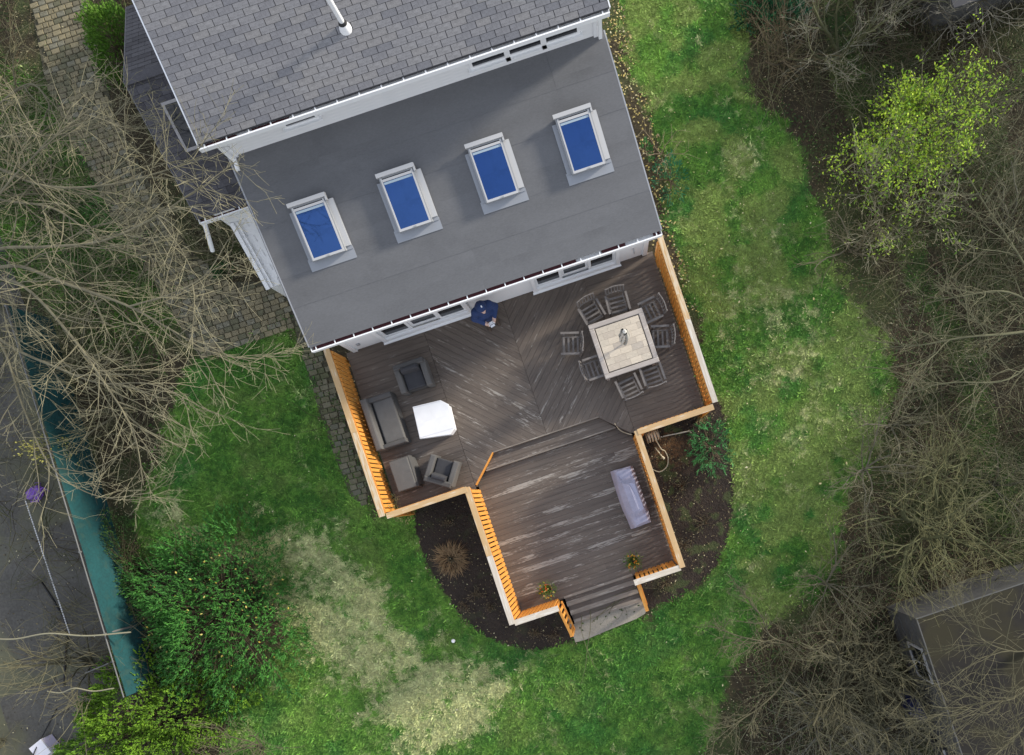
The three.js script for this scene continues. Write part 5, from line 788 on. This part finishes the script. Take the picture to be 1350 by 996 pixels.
// right side woods
bare('bare_tree', 'bare olive barked tree with crooked crown beside the garage', 1220, 690, 401, ring(9, 0.85, 2.6, 0.07, 31), { ...olive, levels: 3, kids: [7, 5, 3], wander: 0.6, lift: 0.03 }, 'bare trees in the wood beyond the lawn');
bare('bare_tree', 'bare tree with dense brushy crown in front of the garage window', 1125, 880, 403, ring(12, 0.7, 2.5, 0.055, 33), { ...dull, levels: 3, kids: [8, 5, 3], wander: 0.5, lift: 0.03 }, 'bare trees in the wood beyond the lawn');
bare('bare_tree', 'small bare tree with curved limbs leaning out over the lawn corner', 1052, 862, 405, [
  { path: [[1052, 862, 0], [1040, 850, 1.0], [1015, 838, 1.8], [1005, 815, 2.3], [990, 795, 2.6], [975, 775, 2.8]], r: 0.06, kids: 5, twig: 0.8 }, { path: [[1052, 862, 0.1], [1030, 905, 1.2], [1000, 935, 2.0], [970, 955, 2.4], [940, 980, 2.6]], r: 0.06, kids: 5, twig: 0.9 }, { path: [[1040, 850, 1.0], [1000, 845, 2.0], [970, 838, 2.4], [945, 828, 2.6]], r: 0.04, kids: 6, twig: 0.7 }], { ...dull, levels: 3, kids: [6, 5, 4], wander: 0.5, lift: 0.0 }, 'bare trees in the wood beyond the lawn');
bare('bare_tree', 'tall bare tree fanning limbs towards the lawn from the wood edge', 1375, 440, 407, [
  { path: [[1375, 440, 0], [1400, 430, 2.4]], r: 0.16, tip: 0.12, kids: 0.4 }, { path: [[1400, 430, 2.4], [1330, 440, 3.4], [1270, 445, 3.8], [1215, 455, 3.8], [1165, 458, 3.6]], r: 0.09, kids: 4, twig: 1.4 }, { path: [[1400, 430, 2.4], [1330, 385, 3.6], [1270, 390, 4.0], [1220, 400, 4.0]], r: 0.07, kids: 4, twig: 1.3 }, { path: [[1400, 430, 2.4], [1340, 330, 3.8], [1300, 270, 4.2], [1270, 220, 4.4]], r: 0.07, kids: 4, twig: 1.4 }, { path: [[1400, 430, 2.4], [1330, 500, 3.4], [1250, 505, 3.6], [1180, 520, 3.4]], r: 0.06, kids: 3.5, twig: 1.3 }], { ...dull, bark: [0.09, 0.09, 0.048], twig: [0.15, 0.142, 0.08], levels: 3, kids: [6, 4.5, 2.6], wander: 0.45, lift: 0.0 }, 'bare trees in the wood beyond the lawn');
bare('bare_tree', 'bare tree spreading over the dark garage roof', 1300, 905, 409, [{ path: [[1380, 830, 0], [1400, 840, 2.6]], r: 0.12, tip: 0.1, kids: 0.3 }, { path: [[1400, 840, 2.6], [1340, 860, 3.6], [1290, 840, 3.8], [1262, 800, 3.8]], r: 0.05, kids: 9, twig: 1.5 }, { path: [[1400, 840, 2.6], [1340, 920, 3.6], [1285, 930, 3.8], [1240, 960, 3.6]], r: 0.06, kids: 9, twig: 1.6 }, { path: [[1400, 840, 2.6], [1350, 960, 3.6], [1310, 1000, 3.8]], r: 0.05, kids: 9, twig: 1.4 }], { ...dull, levels: 3, kids: [6, 4.5, 2.6], wander: 0.55, lift: 0.0 }, 'bare trees in the wood beyond the lawn');
bare('bare_tree', 'bare tangled tree beside the weathered outbuilding roof', 1240, 10, 411, ring(9, 0.8, 2.2, 0.05, 39), { ...dull, bark: [0.13, 0.12, 0.09], twig: [0.22, 0.205, 0.165], levels: 3, kids: [7, 5, 3] }, 'bare trees in the wood beyond the lawn');
bare('bare_tree', 'bare tree with mossy stem beside the green strip and rhododendrons', 1105, 75, 413, ring(7, 0.7, 2.1, 0.05, 43), { ...olive, twig: [0.20, 0.19, 0.14], levels: 3, kids: [6, 4, 3] }, 'bare trees in the wood beyond the lawn');
bare('leafing_tree', 'tree with bright yellow green young leaves among the bare ones', 1190, 195, 415, ring(11, 0.7, 1.95, 0.04, 45), { ...olive, twig: [0.20, 0.19, 0.12], levels: 3, kids: [7, 5, 3], leaves: { share: 0.5, n: 4, size: 0.085, c: [[0.10, 0.24, 0.012], [0.42, 0.56, 0.03]] } });
bare('leafing_shrub', 'shrub with sparse green leaves and crooked pale stems below the leafing tree', 1160, 280, 417, ring(8, 0.8, 1.7, 0.035, 47), { ...olive, twig: [0.33, 0.31, 0.21], levels: 3, kids: [7, 5, 3], leaves: { share: 0.16, n: 3, size: 0.09, c: [[0.09, 0.20, 0.02], [0.30, 0.40, 0.04]] } });
for (const [x, y, s, n, label, tw] of [[1030, 85, 51, 10, 'brown bare shrub beside the rhododendrons at the lawn edge', [0.20, 0.16, 0.10]], [1120, 330, 53, 7, 'low bare shrub in leaf litter beside the lawn and leafing shrub', [0.28, 0.25, 0.17]], [1140, 620, 55, 9, 'bare shrub standing at the widest bulge of the lawn edge', [0.32, 0.30, 0.22]], [1175, 560, 57, 7, 'bare upright shrub with long pale rods near the mossy strip', [0.30, 0.28, 0.20]], [1310, 640, 59, 9, 'dense bare shrub between the mossy strip and garage', [0.25, 0.24, 0.16]], [1090, 950, 61, 11, 'bare shrub thicket at the lower lawn edge', [0.28, 0.27, 0.22]], [1190, 960, 63, 11, 'bare shrub thicket below the garage door', [0.28, 0.27, 0.22]], [1330, 300, 65, 9, 'bare shrub under the fanning tree beside the leafing tree', [0.25, 0.24, 0.17]], [1090, 770, 67, 8, 'bare brown shrub at the lawn corner beside the garage', [0.26, 0.24, 0.17]], [1170, 10, 69, 9, 'dark bare shrub between the mossy tree and the outbuilding', [0.19, 0.17, 0.13]], [1320, 770, 71, 9, 'bare shrub overhanging the top edge of the garage roof', [0.27, 0.26, 0.16]]])
  bare('bare_shrub', label, x, y, 500 + s, ring(n, 0.75, 1.6, 0.024, s), { bark: tw.map(v => v * 0.5), twig: tw.map((v, i) => v * [0.52, 0.52, 0.44][i]), levels: 2, fine: 1, kids: [8, 4], wander: 0.55, lift: 0.02, min: 0.003 }, 'bare shrubs in the wood beyond the lawn');
// evergreens and leafy bushes
bush('juniper', 'wide green feathery juniper dotted with fallen leaves', 280, 808, [2.6, 2.8], 1.2, 61, { clumps: 2700, spray: 0.32, n: 8, size: 0.11, wide: 0.32, c: [[0.014, 0.085, 0.010], [0.065, 0.235, 0.028]], stemEvery: 14, caught: 170 });
bush('golden_cypress', 'dense yellow green evergreen bush below the juniper', 188, 962, [3.0, 2.0], 1.3, 67, { clumps: 3600, spray: 0.17, n: 8, size: 0.075, wide: 0.5, c: [[0.055, 0.14, 0.006], [0.17, 0.32, 0.012]], stemEvery: 14 });
bush('fence_shrub', 'green shrub climbing beside the teal fence screen', 152, 745, [0.8, 1.9], 0.75, 71, { clumps: 480, n: 9, size: 0.06, spread: 0.22, c: [[0.03, 0.085, 0.018], [0.085, 0.16, 0.035]] });
bush('fence_vine', 'yellow leaved vine spilling over the teal fence screen', 62, 592, [0.5, 0.45], 2.1, 73, { clumps: 80, n: 5, size: 0.08, spread: 0.35, c: [[0.22, 0.22, 0.04], [0.42, 0.40, 0.12]] });
bush('green_bush', 'leafy bright green bush beside the wing roof and paved path', 146, 48, [0.95, 1.5], 1.2, 77, { clumps: 620, n: 9, size: 0.075, spread: 0.22, c: [[0.03, 0.10, 0.01], [0.12, 0.26, 0.015]] });
bush('green_plant', 'small green plant in the dark bed under the lean-to', 292, 355, [0.35, 0.25], 0.35, 79, { clumps: 60, n: 7, size: 0.07, spread: 0.15, c: [[0.02, 0.08, 0.02], [0.05, 0.18, 0.04]] });
bush('rhododendron', 'dark green rhododendron at the top of the lawn edge', 997, 6, [0.8, 0.7], 0.7, 81, { clumps: 120, n: 9, size: 0.14, wide: 0.32, spread: 0.16, c: [[0.010, 0.08, 0.03], [0.03, 0.18, 0.06]] }, 'shrub', 'rhododendrons at the lawn edge');
bush('rhododendron', 'smaller blue green rhododendron next to the brown shrub', 1036, 10, [0.65, 0.6], 0.6, 83, { clumps: 90, n: 9, size: 0.15, wide: 0.32, spread: 0.14, c: [[0.012, 0.095, 0.045], [0.04, 0.21, 0.085]] }, 'shrub', 'rhododendrons at the lawn edge');
bush('green_plant', 'bright green bushy plant beside the house wall and lawn', 885, 232, [0.52, 0.7], 0.5, 87, { clumps: 90, n: 8, size: 0.10, wide: 0.3, spread: 0.16, c: [[0.01, 0.10, 0.04], [0.03, 0.22, 0.09]] });
bush('green_plant', 'small green sprig against the edge of the rear roof', 853, 197, [0.16, 0.3], 0.4, 89, { clumps: 24, n: 7, size: 0.09, wide: 0.35, spread: 0.12, c: [[0.02, 0.12, 0.02], [0.04, 0.22, 0.04]] });
bare('bare_shrub', 'curled bare stems beside the green plant at the house wall', 872, 205, 601, ring(6, 0.8, 0.8, 0.012, 91), { bark: [0.22, 0.17, 0.11], twig: [0.30, 0.25, 0.16], levels: 1, fine: 1, kids: [6], min: 0.003, wander: 0.8 });
bush('variegated_shrub', 'small cream edged shrub at the outer corner of the left railing', 522, 668, [0.40, 0.38], 1.75, 93, { clumps: 90, n: 8, size: 0.055, spread: 0.14, c: [[0.10, 0.13, 0.03], [0.55, 0.52, 0.22]] });
bush('variegated_shrub', 'small dark leaved shrub at the right railing end by the bed', 922, 541, [0.34, 0.28], 1.3, 97, { clumps: 80, n: 8, size: 0.06, spread: 0.16, c: [[0.035, 0.055, 0.02], [0.24, 0.20, 0.09]] });
// grass clumps
function grassClump(name, label, px, py, R, n, len, c, seed) {
  const b = at(px, py, 0), t = thing(name, label, 'grass clump', [b.x, -0.01, b.z]), r = rng(seed), M = new Mass();
  for (let i = 0; i < n; i++) { const a = r() * 6.283, q = Math.sqrt(r()) * R * 0.55, d = V3(Math.cos(a) + 0.2, 0, Math.sin(a) - 0.15).normalize(), s = V3(-Math.sin(a), 0, Math.cos(a)).multiplyScalar(0.007 + 0.005 * r()), L = len * (0.6 + 0.6 * r()), k = mix3(c[0], c[1], r()); let p = V3(d.x * q, 0, d.z * q), el = 1.35 - 0.5 * r(); d.applyAxisAngle(V3(0, 1, 0), (r() - 0.5) * 2.2); for (let j = 0; j < 5; j++) { const e = p.clone().add(V3(d.x * Math.cos(el), Math.sin(el), d.z * Math.cos(el)).multiplyScalar(L / 5)); if (e.y < 0.02) e.y = 0.02; const w = 1 - j / 5, w2 = 1 - (j + 1) / 5; const A = p.clone().addScaledVector(s, w), B = p.clone().addScaledVector(s, -w), C = e.clone().addScaledVector(s, w2), D = e.clone().addScaledVector(s, -w2); M.tri(A.toArray(), B.toArray(), C.toArray(), k); M.tri(B.toArray(), D.toArray(), C.toArray(), k); p = e; el -= 0.45 + 0.25 * r(); } }
  part(t, 'blades', M.geo(), leafM); const W = new Mass(); limb(W, [V3(0, 0, 0), V3(0, 0.05, 0), V3(0, 0.1, 0)], R * 0.25, R * 0.1, 9, [0.08, 0.06, 0.03], r); part(t, 'crown', W.geo(), barkM); return t;
}
bush('green_plant', 'lush loose green leafy plant in the right mulch bed', 938, 588, [0.62, 0.75], 0.5, 701, { clumps: 150, spray: 0.2, n: 7, size: 0.16, wide: 0.12, c: [[0.02, 0.15, 0.03], [0.09, 0.34, 0.10]] }, 'plant');
grassClump('grass_clump', 'dead brown grass clump in the left mulch bed', 595, 737, 0.6, 420, 0.42, [[0.12, 0.075, 0.035], [0.30, 0.20, 0.10]], 703);
for (const [x, y, s, R, label] of [[625, 785, 1, 0.22, 'withered tan plant below the dead brown clump in left bed'], [612, 800, 2, 0.18, 'small withered plant by the rim of the left bed'], [705, 835, 3, 0.2, 'dry tan seed plant below the lower deck corner'], [732, 838, 4, 0.2, 'dry plant beside the left stair railing'], [645, 800, 5, 0.14, 'little dry stalks against the lower deck corner post'], [878, 770, 6, 0.3, 'withered olive plant beside the right stair railing'], [900, 640, 7, 0.28, 'low olive plant in the middle of the right bed'], [930, 690, 8, 0.3, 'low ground plant near the outer rim of the right bed'], [900, 720, 9, 0.26, 'dry low plant beside the lower deck railing end'], [590, 690, 10, 0.12, 'tiny pale sprig below the left railing corner']])
  bush('dry_plant', label, x, y, [R * 1.3, R], R * 0.8, 720 + s, { clumps: 34, n: 5, size: 0.05, wide: 0.35, spread: 0.13, stemEvery: 2, c: x > 800 ? [[0.045, 0.06, 0.02], [0.20, 0.18, 0.09]] : [[0.08, 0.06, 0.035], [0.27, 0.21, 0.13]] }, 'plant');
// flower pots on the lower deck
function pot(px, py, label, seed, cols) {
  const b = at(px, py, LOW + 0.45), t = thing('flower_pot', label, 'flower pot', [b.x, LOW + 0.004, b.z], 0, 'flower pots by the deck steps'), r = rng(seed), M = new Mass(), F = cols.map(() => new Mass());
  part(t, 'pot', new THREE.LatheGeometry([[0, 0], [0.085, 0], [0.125, 0.22], [0.135, 0.22], [0.135, 0.25], [0.115, 0.25], [0.11, 0.2], [0, 0.2]].map(p => new THREE.Vector2(...p)), 24), std([0.30, 0.12, 0.06], 0.8));
  part(t, 'soil', new THREE.CylinderGeometry(0.112, 0.112, 0.02, 20).translate(0, 0.205, 0), soilDark);
  for (let i = 0; i < 420; i++) { const a = r() * 6.283, el = r() * 1.4, q = 0.05 + 0.2 * r(), d = V3(Math.cos(a) * Math.cos(el), Math.sin(el), Math.sin(a) * Math.cos(el)); leaf(M, V3(d.x * q, 0.24 + d.y * q, d.z * q), 0.075, 0.3, mix3([0.035, 0.09, 0.015], [0.14, 0.22, 0.03], r()), r, d); }
  for (let i = 0; i < 16; i++) { const a = r() * 6.283, el = 0.5 + r() * 1.0, d = V3(Math.cos(a) * Math.cos(el), Math.sin(el), Math.sin(a) * Math.cos(el)), c = V3(d.x * 0.24, 0.26 + d.y * 0.24, d.z * 0.24), k = i % cols.length; for (let j = 0; j < 14; j++) leaf(F[k], c, 0.034, 0.6, cols[k].map(v => v * (0.8 + 0.4 * r())), r, V3(r() - 0.5, r() * 0.7, r() - 0.5).normalize()); }
  part(t, 'foliage', M.geo(), leafM); F.forEach(f => part(t, 'flowers', f.geo(), leafM)); return t;
}
pot(720, 779, 'pot of yellow and orange chrysanthemums beside the left stair rail', 801, [[0.75, 0.42, 0.03], [0.80, 0.62, 0.22], [0.70, 0.13, 0.02]]);
pot(835, 741, 'pot of orange flowers beside the right stair rail', 803, [[0.72, 0.30, 0.02], [0.78, 0.52, 0.08]]);
scene.traverse(o => { if (o.isMesh) { o.castShadow = true; o.receiveShadow = true; } });
renderer.render(scene, camera);
